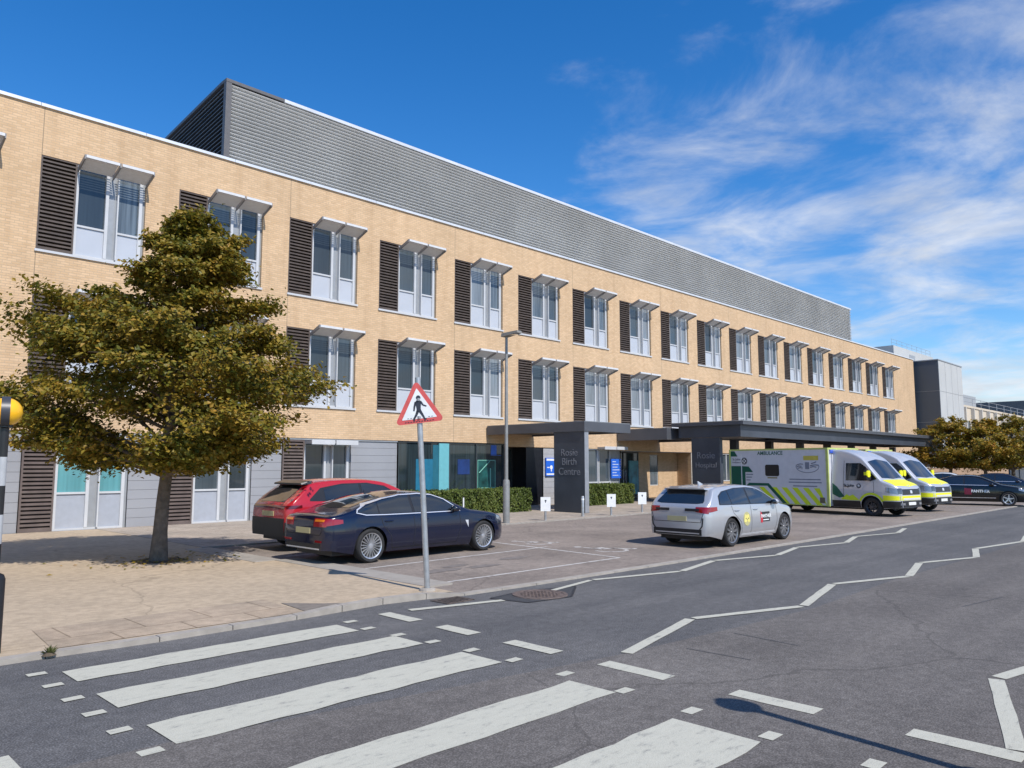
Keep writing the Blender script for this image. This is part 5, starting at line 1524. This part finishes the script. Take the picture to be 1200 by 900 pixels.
    for a in (0, 45, 90, 135):
        d = Vector((math.cos(R(a)), 0, math.sin(R(a)))) * .06; n_ = Vector((-d.z, 0, d.x)) * .22
        q = Vector((fx - .48, p.y - .016, 1.13)); b.poly([q + d + n_, q + d - n_, q - d - n_ * .2, q - d + n_ * .2])
    b.build("emblem_cross", SIGN_W, o)
    c.seams([[(fx - 1.1, 2.1), (fx - 1.12, 1.3), (fx - 1.1, .6)], [(fx + .1, 1.3), (fx + .12, .9), (fx - .1, .82)]], .014)
    c.handles((fx - .95,), 1.10, BLACKP)
    # mirrors: tall yellow arms
    for sg in (-1, 1):
        b = MB(); b.tube([(fx - .02, sg * .93, 1.34), (fx - .0, sg * 1.14, 1.42)], .035, 8)
        ym = sorted((sg * 1.06, sg * 1.30))
        def rbox(xa, xb, ya, yb2, za, zb2, e):
            r_ = [(ya + e, za), (yb2 - e, za), (yb2, za + e), (yb2, zb2 - e), (yb2 - e, zb2), (ya + e, zb2), (ya, zb2 - e), (ya, za + e)]
            b.prism(r_, lambda u, v, d: (d, u, v), xa, xb)
        rbox(fx - .06, fx + .04, ym[0], ym[1], 1.36, 1.74, .05)
        o = b.build("door_mirror", BLACKP, t, smooth=True)
        b = MB(); rbox(fx + .041, fx + .075, ym[0] + .015, ym[1] - .015, 1.47, 1.72, .05); rbox(fx - .058, fx + .045, ym[0] - .004, ym[1] + .004, 1.50, 1.70, .045); b.build("mirror_cover", YELLOWH, o)
    # body box
    x0, x1, hw, z0, z1 = -2.55, 2.25, 1.08, .32, 2.60
    b = MB(); b.box(x0, x1, -hw, hw, z0, z1); box = b.build("body_box", AMBW, t)
    b = MB()
    for sg in (-1, 1):
        b.box(x1 - .09, x1 + .012, sg * hw - .03, sg * hw + .03, z0 - .02, z1 + .01); b.box(x0 - .012, x0 + .06, sg * hw - .03, sg * hw + .03, z0 - .02, z1 + .01)
        b.box(x0 + .06, x1 - .09, sg * hw - .02, sg * hw + .025, z1 - .05, z1 + .012); b.box(x0 + .06, x1 - .09, sg * hw - .02, sg * hw + .02, z0 - .015, z0 + .02)
    b.box(x1 - .02, x1 + .014, -hw + .03, hw - .03, z1 - .06, z1 + .011)
    b.build("edge_trim", mat("lime_trim", (.48, .55, .16), .45), box)
    b = MB(); b.box(x1 + .012, x1 + .05, -hw + .1, hw - .1, z1 - .2, z1 - .06); b.build("light_bar", mat("blue_lens", (.03, .09, .5), .1, coat=.8), box)
    for sg in (-1, 1):
        y = sg * (hw + .002)
        f = lambda u, v, d: (u, sg * (hw + d), v)
        def pr(nm, pts, m, d=.005, par=box):
            q = MB(); q.prism(pts, f, .0, d); return q.build(nm, m, par)
        pr("corner_mark", [(x0 + .06, 2.30), (x0 + .42, 2.30), (x0 + .26, 2.53), (x0 + .06, 2.53)], GREENA)
        pr("side_door", [(x0 + .08, .9), (x0 + .60, .9), (x0 + .60, 1.88), (x0 + .08, 1.88)], GREENA)
        pr("green_fin", [(x0 + .65, .9), (x0 + .82, .9), (x0 + .82, 1.62), (x0 + 1.22, 1.62), (x0 + 1.0, 1.86), (x0 + .65, 1.88)], GREENA)
        pr("door_edge", [(x0 + .61, .36), (x0 + .64, .36), (x0 + .64, 2.4), (x0 + .61, 2.4)], SIGN_W, .008)
        rw = .05
        w0, w1, v0, v1 = -.70, -.02, 1.46, 1.94
        pr("side_window", [(w0 + rw, v0), (w1 - rw, v0), (w1, v0 + rw), (w1, v1 - rw), (w1 - rw, v1), (w0 + rw, v1), (w0, v1 - rw), (w0, v0 + rw)], BLACKP, .012)
        pr("green_stripe", [(x0 + .85, 1.04), (x0 + 1.0, 1.16), (-.55, 1.16), (.32, .34), (.12, .34), (-.62, 1.05)], GREENA, .006)
        for k in range(6):
            a = -1.05 + k * .50 + (.0 if k == 0 else .12)
            lo = .34; hi = 1.0
            x_end = min(a + .66 + .28, x1 - .12)
            pr("chevron", [(a, hi), (a + .26, hi), (min(a + .26 + .62, x1 - .12), lo), (min(a + .62, x1 - .14), lo)] if k else [(-1.05, 1.0), (-.80, 1.0), (-.05, .34), (-.30, .34)], LIME, .0045)
        pr("vent_panel", [(x1 - .42, .42), (x1 - .20, .42), (x1 - .20, .64), (x1 - .42, .64)], mat("vent_brown", (.14, .12, .07), .6), .012)
        for k, (tx, lw) in enumerate(((1.32, 1.42), (1.20, 1.5), (1.05, 1.1))):
            pr("print_line", [(1.18 - lw / 2, tx), (1.18 + lw / 2, tx), (1.18 + lw / 2, tx + .045), (1.18 - lw / 2, tx + .045)], TEXTG, .004)
        pr("print_line", [(-.60, 1.36), (-.12, 1.36), (-.12, 1.42), (-.60, 1.42)], mat("print_olive", (.28, .24, .12), .5), .004)
        for k in range(3):
            pr("print_line", [(x0 + .86, 1.50 - k * .12), (x0 + 1.22 - .07 * k, 1.50 - k * .12), (x0 + 1.22 - .07 * k, 1.545 - k * .12), (x0 + .86, 1.545 - k * .12)], TEXTG, .004)
        # charity appeal drawing: yellow banner over a loose dark sketch in a shield outline
        pr("yellow_banner", [(1.15, 2.12), (1.82, 2.12), (1.82, 2.30), (1.15, 2.30)], mat("banner_yellow", (.60, .50, .08), .5), .006)
        q = MB()
        cxx, czz = 1.32, 1.86
        prv = None
        for a in np.linspace(R(160), R(380), 20):
            pt = (cxx + .52 * math.cos(a), czz + .24 * math.sin(a))
            if prv:
                q.tube([f(prv[0], prv[1], .004), f(pt[0], pt[1], .004)], .012, 5)
            prv = pt
        for (u, v, uu, vv) in ((.86, 1.94, 1.12, 1.96), (.84, 1.86, 1.05, 1.87), (.88, 1.79, 1.10, 1.80), (1.45, 1.90, 1.80, 1.92), (1.50, 1.98, 1.72, 2.05), (1.45, 1.83, 1.72, 1.84)):
            q.tube([f(u, v, .004), f((u + uu) / 2, v + .03, .004), f(uu, vv, .004)], .02, 5)
        q.box(1.22, 1.40, min(sg * hw, sg * (hw + .005)), max(sg * hw, sg * (hw + .005)), 1.76, 2.04)
        q.build("sketch_print", TEXTG, box)
        e = MB(); e.lathe([(0, sg * .008), (.15, sg * .008), (.15, 0)], (x0 + .78, sg * hw, 2.10), "y", 24); em = e.build("emblem", TEXTD, box)
        e = MB()
        for a in (0, 90, 180, 270):
            d = Vector((math.cos(R(a)), 0, math.sin(R(a)))); n_ = Vector((-d.z, 0, d.x)); q_ = Vector((x0 + .78, sg * (hw + .010), 2.10))
            e.poly([q_ + d * .015, q_ + d * .115 + n_ * .06, q_ + d * .09, q_ + d * .115 - n_ * .06])
        e.build("emblem_cross", SIGN_W, em)
        rot = (R(90), 0, 0) if sg < 0 else (R(90), 0, R(180))
        text_obj("livery_text", "AMBULANCE", .215, GREENA, box, (-.45, sg * (hw + .004), 2.42), rot, .002, bold=.003)
        text_obj("livery_text", "St John", .15, TEXTD, box, (x0 + .36, sg * (hw + .004), 2.17), rot, .002)
        text_obj("livery_text", "Ambulance", .10, TEXTD, box, (x0 + .36, sg * (hw + .004), 2.04), rot, .002)
        b = MB(); b.tube([(x0 + .18, sg * (hw + .03), 1.05), (x0 + .40, sg * (hw + .03), 1.05)], .02, 8); b.build("door_handle", BLACKP, box)
    # rear doors
    b = MB(); b.box(x0 - .02, x0, -.9, -.01, .45, 2.4); b.box(x0 - .02, x0, .01, .9, .45, 2.4); b.build("rear_door", AMBW, box)
    b = MB(); b.box(x0 - .024, x0 - .02, -.75, -.2, 1.5, 2.0); b.box(x0 - .024, x0 - .02, .2, .75, 1.5, 2.0); b.build("rear_window", GLASSD, box)
    b = MB(); b.box(x1 - .05, fx - 1.45, -.7, .7, .5, 1.0); b.box(x1, fx - 1.60, -.88, .88, 1.0, 2.35); b.build("cab_link", AMBW, t)
    return t
AH = math.atan2(-.984, .0 - .172)
fx = 3.9
d = Vector((math.cos(AH), math.sin(AH)))
right = Vector((d.y, -d.x))
# front right wheel stands at (30.45, 10.9)
org = Vector((30.45, 10.9)) - right * .93 - d * fx
a1 = ambulance("nearer white ambulance with its lettered side, lime chevrons and yellow bonnet in view", (org.x, org.y, .026), AH)
a2 = copy_tree(a1); a2.location = (org.x + 4.3, org.y + .1, .024)
a2["label"] = "second ambulance, mostly hidden behind the first, its yellow bonnet and windscreen showing"

# ------------------------------------------------------------------ street furniture
def post_sign(name, label, x, y):
    t = thing(name, label, "sign", (x, y, .055), R(rng.uniform(-8, 8)), "small white signs on posts along the footway edge")
    b = MB(); b.tube([(0, 0, 0), (0, 0, .72)], .042, 12); b.build("post", GREYMETAL, t, smooth=True)
    b = MB(); b.box(-.17, .17, -.062, -.045, .32, .80); o = b.build("plate", SIGN_W, t)
    b = MB(); b.box(-.03, .03, -.0655, -.062, .655, .70); b.box(-.012, .012, -.066, -.062, .61, .655); b.build("symbol", TEXTD, o)
# the plates face the bays and the road, a little towards the viewer
s = []
for (x, y), lb in zip(((19.85, 17.95), (23.62, 18.0), (26.06, 18.3)),
                      ("small white sign on a low post left of the first charcoal pier", "small white sign on a low post just right of the first charcoal pier", "small white sign on a low post furthest right, before the second glazed entrance")):
    post_sign("post_sign", lb, x, y)
for o in list(COL.objects):
    if o.name.startswith("post_sign"): o.rotation_euler = (0, 0, R(-40))
t = thing("bollard", "plain round steel bollard standing in front of the first charcoal pier", "bollard", (22.42, 18.4, .055))
b = MB(); b.lathe([(.0, 0), (.075, 0), (.075, .03), (.057, .035), (.057, .73), (.05, .745), (0, .75)], (0, 0, 0), "z", 18); b.build("post", GREYMETAL, t, smooth=True)
b = MB(); b.lathe([(.058, .60), (.0582, .66)], (0, 0, 0), "z", 18); b.build("reflective_band", SIGN_W, t)
t = thing("reserved_peg", "thin white marker peg in front of the left hedge", "marker", (17.55, 19.6, .055))
b = MB(); b.tube([(0, 0, 0), (0, 0, .8)], .025, 8); b.build("peg", SIGN_W, t)
b = MB(); b.lathe([(0, .80), (.025, .80), (.025, .83), (0, .84)], (0, 0, 0), "z", 8); b.build("cap", BLACKP, t)

t = thing("street_lamp", "slim grey street lamp with a thicker base and flat head at the footway edge", "street lamp", (18.1, 18.1, .055))
b = MB(); b.tube([(0, 0, 0), (0, 0, 1.32), (0, 0, 1.40), (0, 0, 1.42)], [.112, .112, .10, .065], 16); b.build("base", mat("lamp_grey", (.30, .30, .285), .5, .4, var=.15), t, smooth=True)
b = MB(); b.tube([(0, 0, 1.4), (0, 0, 4.0), (0, 0, 6.2)], [.062, .055, .045], 14); b.build("column", mat("lamp_grey", (.3, .3, .285)), t, smooth=True)
b = MB(); b.box(-.0945, -.09, -.05, .05, .5, .95); b.build("access_door", GREY_F, t)
b = MB(); h = MB()
b.hexa([(-.12, -.62, 6.26), (.12, -.62, 6.26), (.15, .12, 6.19), (-.15, .12, 6.19), (-.10, -.60, 6.34), (.10, -.60, 6.34), (.12, .12, 6.32), (-.12, .12, 6.32)])
hd = b.build("lamp_head", mat("lamp_head_grey", (.26, .25, .22), .5, .3), t)
b = MB(); b.box(-.08, .08, -.52, -.2, 6.225, 6.245); b.build("diffuser", CLEARL, hd)

# pedestrian warning triangle on a leaning post
px_, py_ = 7.62, 9.32
t = thing("warning_sign", "red bordered triangular pedestrian crossing sign on a leaning grey post at the kerb", "road sign", (px_, py_, .05))
lean = Vector((-.702 * .058, .712 * .058, 1)).normalized()      # leans over towards the tree
PT = lambda h: lean * h
b = MB(); b.tube([PT(0), PT(3.27)], .044, 16); b.build("post", GREYMETAL, t, smooth=True)
b = MB(); b.lathe([(0, 0), (.13, 0), (.12, .03), (.05, .04)], (0, 0, 0), "z", 16); b.build("footing", STONE, t)
# sign plane faces the viewer's side of the road, roughly at right angles to the traffic
fn_ = Vector((-.74, -.67, 0)).normalized(); rt_ = Vector((-fn_.y, fn_.x, 0))
rt_ = Vector((.67, -.74, 0))
tilt = R(6.5)
c0 = PT(2.78) + fn_ * .055
ax1 = (rt_ * math.cos(tilt) + Vector((0, 0, 1)) * math.sin(tilt)); ax2 = (Vector((0, 0, 1)) * math.cos(tilt) - rt_ * math.sin(tilt))
SF = lambda u, v, d: c0 + ax1 * u + ax2 * v + fn_ * d
def rtri(s, r, n=6):
    """rounded triangle, side s"""
    h = s * math.sqrt(3) / 2
    cs = [(-s / 2 + r * 1.732, -h / 3 + r), (s / 2 - r * 1.732, -h / 3 + r), (0, 2 * h / 3 - 2 * r)]
    out = []
    for i, (cx, cz) in enumerate(cs):
        a0 = (R(150), R(270), R(30))[i]
        for k in range(n + 1):
            a = a0 + R(120) * k / n
            out.append((cx + r * math.cos(a), cz + r * math.sin(a)))
    return out
b = MB(); b.prism(rtri(.79, .05), SF, -.006, .0); pl = b.build("sign_plate", SIGN_R, t)
b = MB(); b.prism(rtri(.555, .008), SF, .0, .003); b.build("white_field", SIGN_W, pl)
b = MB(); dz = .0055
k_ = .62
def limb(p, q, w0, w1):
    (x0, y0), (x1, y1) = p, q; dx, dy = x1 - x0, y1 - y0; l = math.hypot(dx, dy); nx, ny = -dy / l, dx / l
    b.prism([(x0 + nx * w0, y0 + ny * w0), (x1 + nx * w1, y1 + ny * w1), (x1 - nx * w1, y1 - ny * w1), (x0 - nx * w0, y0 - ny * w0)], SF, .0032, dz)
o_ = (0.0, 0.0)
b.prism([(.012 + .036 * math.cos(a), .168 + .036 * math.sin(a)) for a in [i * math.pi / 8 for i in range(16)]], SF, .0032, dz)
b.prism([(-.045, .10), (-.02, .128), (.035, .128), (.05, .10), (.035, .0), (.04, -.05), (-.035, -.05), (-.03, .0)], SF, .0032, dz)
limb((-.035, .105), (-.062, .03), .017, .014); limb((-.062, .03), (-.075, -.035), .014, .011)
limb((.04, .108), (.075, .045), .016, .013); limb((.075, .045), (.128, .022), .013, .010)
limb((-.012, -.035), (-.045, -.10), .024, .018); limb((-.045, -.10), (-.09, -.165), .018, .013); limb((-.10, -.168), (-.07, -.176), .010, .010)
limb((.015, -.035), (.05, -.10), .024, .018); limb((.05, -.10), (.082, -.168), .018, .013); limb((.075, -.176), (.112, -.17), .010, .010)
b.build("walking_figure", TEXTD, pl)
b = MB()
for i in range(9):
    u = -.19 + i * .047; b.prism([(u, -.147), (u + .026, -.147), (u + .026, -.139), (u, -.139)], SF, .003, .0048) if not (-.11 < u < .10 and False) and i not in (3, 5, 6) else None
for i in range(11):
    u = -.232 + i * .043; b.prism([(u, -.205), (u + .026, -.205), (u + .026, -.194), (u, -.194)], SF, .003, .0048)
b.build("stud_marks", TEXTD, pl)
b = MB()
for hgt in (2.64, 2.92):
    p = PT(hgt); b.box(p.x - .06, p.x + .06, p.y - .06, p.y + .06, p.z - .02, p.z + .02)
b.build("clip", GREYMETAL, t)

def beacon(label, x, y, hg):
    t = thing("belisha_beacon", label, "beacon", (x, y, .05), 0, "amber globe crossing beacons")
    b = MB(); b.lathe([(0, 0), (.10, 0), (.10, .74), (.085, .78), (.05, .80)], (0, 0, 0), "z", 18); b.build("base_sleeve", BLACKP, t, smooth=True)
    nb = 5; z0 = .8; dz_ = (hg - .17 - z0) / nb
    for k in range(nb):
        b = MB(); b.lathe([(.044, z0 + k * dz_), (.044, z0 + (k + 1) * dz_)], (0, 0, 0), "z", 16)
        b.build("pole_band", BLACKG if k % 2 == 0 else mat("pole_white", (.42, .43, .44), .4, var=.12), t, smooth=True)
    b = MB(); b.lathe([(.045, hg - .17), (.075, hg - .16), (.075, hg - .135), (.03, hg - .13)], (0, 0, 0), "z", 16); b.build("collar", BLACKG, t)
    b = MB(); b.ellipsoid((0, 0, hg), (.155, .155, .15), 0, 28, 18); g = b.build("globe", GLOBE, t, smooth=True)
    # vertical shield band round the globe
    b = MB(); vs = []; fs = []
    n = 40
    ca, sa = math.cos(R(-45)), math.sin(R(-45))
    dirx = Vector((-.21, -.978, 0)); side = Vector((.978, -.21, 0))
    for k in range(n):
        a = 2 * math.pi * k / n
        for r_, w_ in ((.158, -.04), (.158, .04), (.168, .04), (.168, -.04)):
            q = dirx * (r_ * math.cos(a)) + Vector((0, 0, r_ * math.sin(a) * .97)) + side * w_
            vs.append((q.x, q.y, hg + q.z))
    for k in range(n):
        k2 = (k + 1) % n
        for j in range(4):
            j2 = (j + 1) % 4; fs.append((k * 4 + j, k * 4 + j2, k2 * 4 + j2, k2 * 4 + j))
    b.add(vs, fs); b.build("globe_band", mat("band_dark", (.045, .047, .055), .4), g, smooth=True, angle=50)
    return t
beacon("amber globe beacon with dark band on a black and white pole, left edge", 1.99, 9.38, 2.45)
beacon("amber globe beacon on the near footway casting the round headed shadow", 5.62, .78, 2.72)

# ------------------------------------------------------------------ planting
def leaf_blob(b, pts, nrm, size, flat=.5):
    """bent leaf faces at each point: numpy arrays"""
    n = len(pts)
    a = rng.normal(size=(n, 3)); a /= np.linalg.norm(a, axis=1)[:, None]
    up = nrm + rng.normal(scale=flat, size=(n, 3)); up /= np.linalg.norm(up, axis=1)[:, None]
    u = np.cross(up, a); u /= np.linalg.norm(u, axis=1)[:, None] + 1e-9
    v = np.cross(up, u)
    sz = size * rng.uniform(.65, 1.3, (n, 1))
    p0 = pts - u * sz * .5; p1 = pts + v * sz * .36 + up * sz * .10; p2 = pts + u * sz * .55 - up * sz * .06; p3 = pts - v * sz * .36 + up * sz * .10
    V = np.stack([p0, p1, p2, p3], 1).reshape(-1, 3)
    base = len(b.v)
    b.v += list(map(tuple, V))
    for i in range(n):
        k = base + 4 * i
        b.f.append((k, k + 1, k + 2)); b.f.append((k, k + 2, k + 3))
    b.m += [0] * (2 * n)

def hedge(label, x0, x1, y0, y1, h, n):
    t = thing("hedge", label, "hedge", ((x0 + x1) / 2, (y0 + y1) / 2, .05)); cx, cy = (x0 + x1) / 2, (y0 + y1) / 2
    b = MB()
    wx, wy = (x1 - x0) / 2, (y1 - y0) / 2
    nx = int((x1 - x0) / .12)
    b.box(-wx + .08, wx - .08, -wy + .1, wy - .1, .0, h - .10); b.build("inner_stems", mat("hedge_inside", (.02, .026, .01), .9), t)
    b = MB()
    P_ = []; Nn = []
    for _ in range(n):
        r = rng.random()
        fx_, fy_ = rng.uniform(-wx, wx), rng.uniform(-wy, wy); fz = rng.uniform(.0, h)
        bump_ = .05 * math.sin(fx_ * 5.1 + fy_ * 3) + .04 * math.sin(fx_ * 11.7 + fz * 6)
        if r < .38: P_.append((fx_, fy_, h - .06 + bump_ * .7 + rng.normal(0, .025))); Nn.append((0, 0, 1))
        elif r < .86: P_.append((fx_, -wy + bump_ + rng.normal(0, .03), fz)); Nn.append((0, -1, .25))
        else:
            sg = -1 if rng.random() < .6 else 1; P_.append((sg * (wx + bump_), fy_, fz)); Nn.append((sg, 0, .2))
    leaf_blob(b, np.array(P_), np.array(Nn, float), .075, .55)
    # stray shoots
    b.build("foliage", HEDGE, t, fix=False)
hedge("clipped green hedge in front of the shop windows beside the street lamp", 16.6, 23.4, 22.0, 23.0, .95, 15000)
hedge("clipped green hedge right of the first charcoal pier in front of the white framed windows", 27.4, 31.9, 22.9, 24.0, .98, 11000)
t = thing("weed", "little tuft of weeds growing in the kerb joint by the crossing", "weed", (2.43, 9.0, .03))
b = MB()
for k in range(34):
    a = rng.uniform(0, 6.28); l = rng.uniform(.05, .13); e = rng.uniform(.35, 1.2)
    d = Vector((math.cos(a) * math.cos(e), math.sin(a) * math.cos(e), math.sin(e))) * l; n_ = Vector((-math.sin(a), math.cos(a), 0)) * .007
    b.add([n_, -n_, d * .6 - n_ * .9 + Vector((0, 0, .01)), d, d * .6 + n_ * .9 + Vector((0, 0, .01))], [(0, 1, 2, 3, 4)])
b.build("blades", leaf_mat("weed_leaf", [(.0, (.05, .07, .02)), (.5, (.10, .11, .03)), (1., (.22, .18, .06))]), t, fix=False)
b = MB(); b.lathe([(0, .0), (.07, .0), (.04, .025), (0, .03)], (0, 0, 0), "z", 10); b.build("soil", SOIL, t)

# ------------------------------------------------------------------ trees
def tree(label, x, y, H, zb, prof, tr, nleaf, lsize, m, seed, ngroup=None, trunk_top=.82, nbr=30, squash=1.0, lobes=(), lean=(0, 0)):
    """prof: (height, radius) outline of the crown; branches reach to it, leaf sprays lie along them"""
    r_ = np.random.default_rng(seed)
    t = thing("broadleaf_tree", label, "tree", (x, y, .03), 0, ngroup)
    pz = [p[0] for p in prof]; pr = [p[1] for p in prof]
    # trunk
    b = MB(); pts = []; rad = []
    wob = r_.uniform(-.05, .05, (12, 2))
    for i in range(12):
        z = H * trunk_top * i / 11
        pts.append((wob[i][0] * min(1, i / 3) * H / 7 + lean[0] * (i / 11) ** 1.5, wob[i][1] * min(1, i / 3) * H / 7 + lean[1] * (i / 11) ** 1.5, z)); rad.append(tr * (1.28 - .9 * (i / 11) ** .8) if i else tr * 1.55)
    b.tube(pts, rad, 12)
    tk = b.build("trunk", BARK, t, smooth=True, angle=60)
    axis = lambda z: Vector((np.interp(z, [p[2] for p in pts], [p[0] for p in pts]), np.interp(z, [p[2] for p in pts], [p[1] for p in pts]), z))
    lb = MB(); tips = []
    ga = 2.39996
    for k in range(nbr):
        f = (k + .5) / nbr
        ztip = min(H, zb + (H - zb) * (f ** .84) + r_.normal(0, .036 * H) * (1 if .06 < f < .9 else 0))
        az_ = k * ga + r_.uniform(-.35, .35)
        rr = np.interp(ztip, pz, pr) * r_.uniform(.82, 1.1)
        for (la, lw, lz0, lz1, lg) in lobes:
            dA = (az_ - la + math.pi) % (2 * math.pi) - math.pi
            if abs(dA) < lw and lz0 < ztip < lz1: rr *= lg
        rise = rr * r_.uniform(.2, .55)
        z0 = max(zb * .88, ztip - rise) if ztip < H * .93 else H * trunk_top * .9
        z0 = min(z0, H * trunk_top)
        p0 = axis(z0); end = Vector((math.cos(az_) * rr, math.sin(az_) * rr, ztip)); ea = axis(min(ztip, H * trunk_top)); end += Vector((ea.x, ea.y, 0))
        mid = p0.lerp(end, .5) + Vector((0, 0, rise * .28))
        br = []
        for i in range(8):
            s_ = i / 7; q = p0 * (1 - s_) ** 2 + mid * 2 * s_ * (1 - s_) + end * s_ ** 2
            br.append(q + Vector(r_.normal(0, .02 * rr, 3)) * (s_ * .6))
        lb.tube(br, [tr * .34 * (1 - .82 * i / 7) * min(1, .4 + rr / 3) for i in range(8)], 6, cap=False)
        nt_ = 4 + int(rr * 3.2)
        for j in range(nt_):
            s_ = .28 + .74 * (j + r_.uniform(0, .8)) / nt_
            q = br[min(7, int(s_ * 7))] if s_ < 1 else br[7]
            sd_ = az_ + (1 if j % 2 else -1) * r_.uniform(.5, 1.2)
            l_ = rr * (.16 + .30 * (1 - s_ * .75)) * r_.uniform(.7, 1.3) + .08
            e_ = q + Vector((math.cos(sd_) * l_, math.sin(sd_) * l_, l_ * r_.uniform(-.2, .4)))
            lb.tube([q, (q + e_) / 2 + Vector((0, 0, .05 * l_)), e_], [tr * .07, tr * .045, tr * .02], 4, cap=False)
            tips.append((q, e_, s_))
        tips.append((br[5], br[7], 1.0))
    # leader twigs
    lb.build("limbs", BARK, t, smooth=True, fix=False)
    P_ = []; Nn = []
    per = max(6, nleaf // len(tips))
    for q, e_, s_ in tips:
        n = int(per * r_.uniform(.35, 1.75))
        L_ = (e_ - q).length
        tt = r_.beta(1.7, 1.15, n)
        base = np.array(q)[None] * (1 - tt[:, None]) + np.array(e_)[None] * tt[:, None]
        sp = .06 + .10 * min(1.3, L_)
        off = r_.normal(size=(n, 3)) * np.array([sp, sp, sp * .62 * squash])
        P_.append(base + off)
        rad_ = base.copy(); rad_[:, 2] = 0; rn = rad_ / (np.linalg.norm(rad_, axis=1)[:, None] + .2)
        Nn.append(np.concatenate([rn[:, :2] * .45, np.full((n, 1), .85)], 1))
    P_ = np.concatenate(P_); Nn = np.concatenate(Nn)
    b = MB(); leaf_blob(b, P_, Nn, lsize, .5)
    b.build("crown", m, t, fix=False)
    return t
CAMLEFT = math.atan2(.712, -.702)      # direction that reads as left in the photo
tree("bushy hornbeam with browning leaves and a single trunk in the sandy footway", 6.17, 16.0, 7.35, 1.9,
     [(1.8, 1.3), (2.2, 2.25), (2.7, 2.75), (3.4, 2.9), (4.1, 2.7), (4.8, 2.05), (5.4, 1.55), (6.0, 1.2), (6.6, .8), (7.1, .42), (7.35, .12)],
     .118, 105000, .094, LEAF, 9, None, .88, 88, lobes=((CAMLEFT, .6, 4.2, 5.6, 1.42), (CAMLEFT, .7, 2.2, 4.1, 1.14), (CAMLEFT + math.pi, .55, 1.8, 3.6, .95), (R(50), R(55), 1.0, 6.0, .62)), lean=(.30, -.30))
lt = MB(); n_ = 170
a_ = rng.uniform(0, 6.283, n_); r_ = np.abs(rng.normal(0, .8, n_)) + .2
leaf_blob(lt, np.stack([6.2 + r_ * np.cos(a_), 15.9 + r_ * np.sin(a_) * .8, np.full(n_, .068)], 1), np.tile([0, 0, 1.], (n_, 1)), .085, .12)
o = lt.build("leaf_litter", LEAFR, fix=False); o["kind"] = "stuff"
b = MB(); p = [(6.17 + .55 * math.cos(a) * rng.uniform(.8, 1.15), 16.0 + .5 * math.sin(a) * rng.uniform(.8, 1.15), .056) for a in np.linspace(0, 2 * math.pi, 24)[:-1]]
b.poly(p); struct(b.build("tree_pit_soil", SOIL))
AUT = [(1.7, .9), (2.1, 2.2), (2.7, 2.8), (3.4, 2.6), (4.2, 2.0), (4.9, 1.2), (5.4, .35)]
g = "autumn trees beyond the ambulances"
for i, (x, y, H, lb_) in enumerate(((63.5, 17.0, 5.6, "orange brown autumn tree nearest the stair tower"), (62.8, 14.6, 5.3, "shorter olive and brown autumn tree, second from the tower"),
                                   (64.8, 13.3, 5.6, "green tinged autumn tree, third from the tower, behind the black saloon"), (72.0, 12.4, 6.0, "autumn tree cut by the right edge of the photo"))):
    k = H / 5.4
    tree(lb_, x, y, H, 1.9 * k * .9, [(a * k, r * k * 1.02) for a, r in AUT], .13, 11000, .17, (LEAFR, LEAFR, LEAF, LEAFR)[i], 20 + i, g, .8, 34)
# low planting before the wall
for i in range(9):
    x = 66 + i * 3.1
    t = tag(empty("shrub", (x, 20.6, .02)), "low dry tan and green shrub planted along the brown brick wall", "shrub", "shrubs along the wall")
    b = MB(); q = rng.normal(size=(420, 3)); q /= np.linalg.norm(q, axis=1)[:, None]
    pts_ = q * np.array([1.1, .6, .55]) * rng.uniform(.55, 1.05, (420, 1)) + np.array([0, 0, .5]); pts_[:, 2] = np.abs(pts_[:, 2])
    leaf_blob(b, pts_, q + np.array([0, 0, .5]), .2, .4)
    b.build("foliage", leaf_mat("dry_shrub", [(.0, (.10, .09, .03)), (.5, (.24, .17, .08)), (1., (.34, .24, .14))]) if "dry_shrub" not in MATS else MATS["dry_shrub"], t, fix=False)
    b = MB()
    for k in range(6):
        a = k * 1.05; b.tube([(0, 0, 0), (.5 * math.cos(a), .3 * math.sin(a), .6)], [.03, .01], 5)
    b.build("stems", BARK, t)
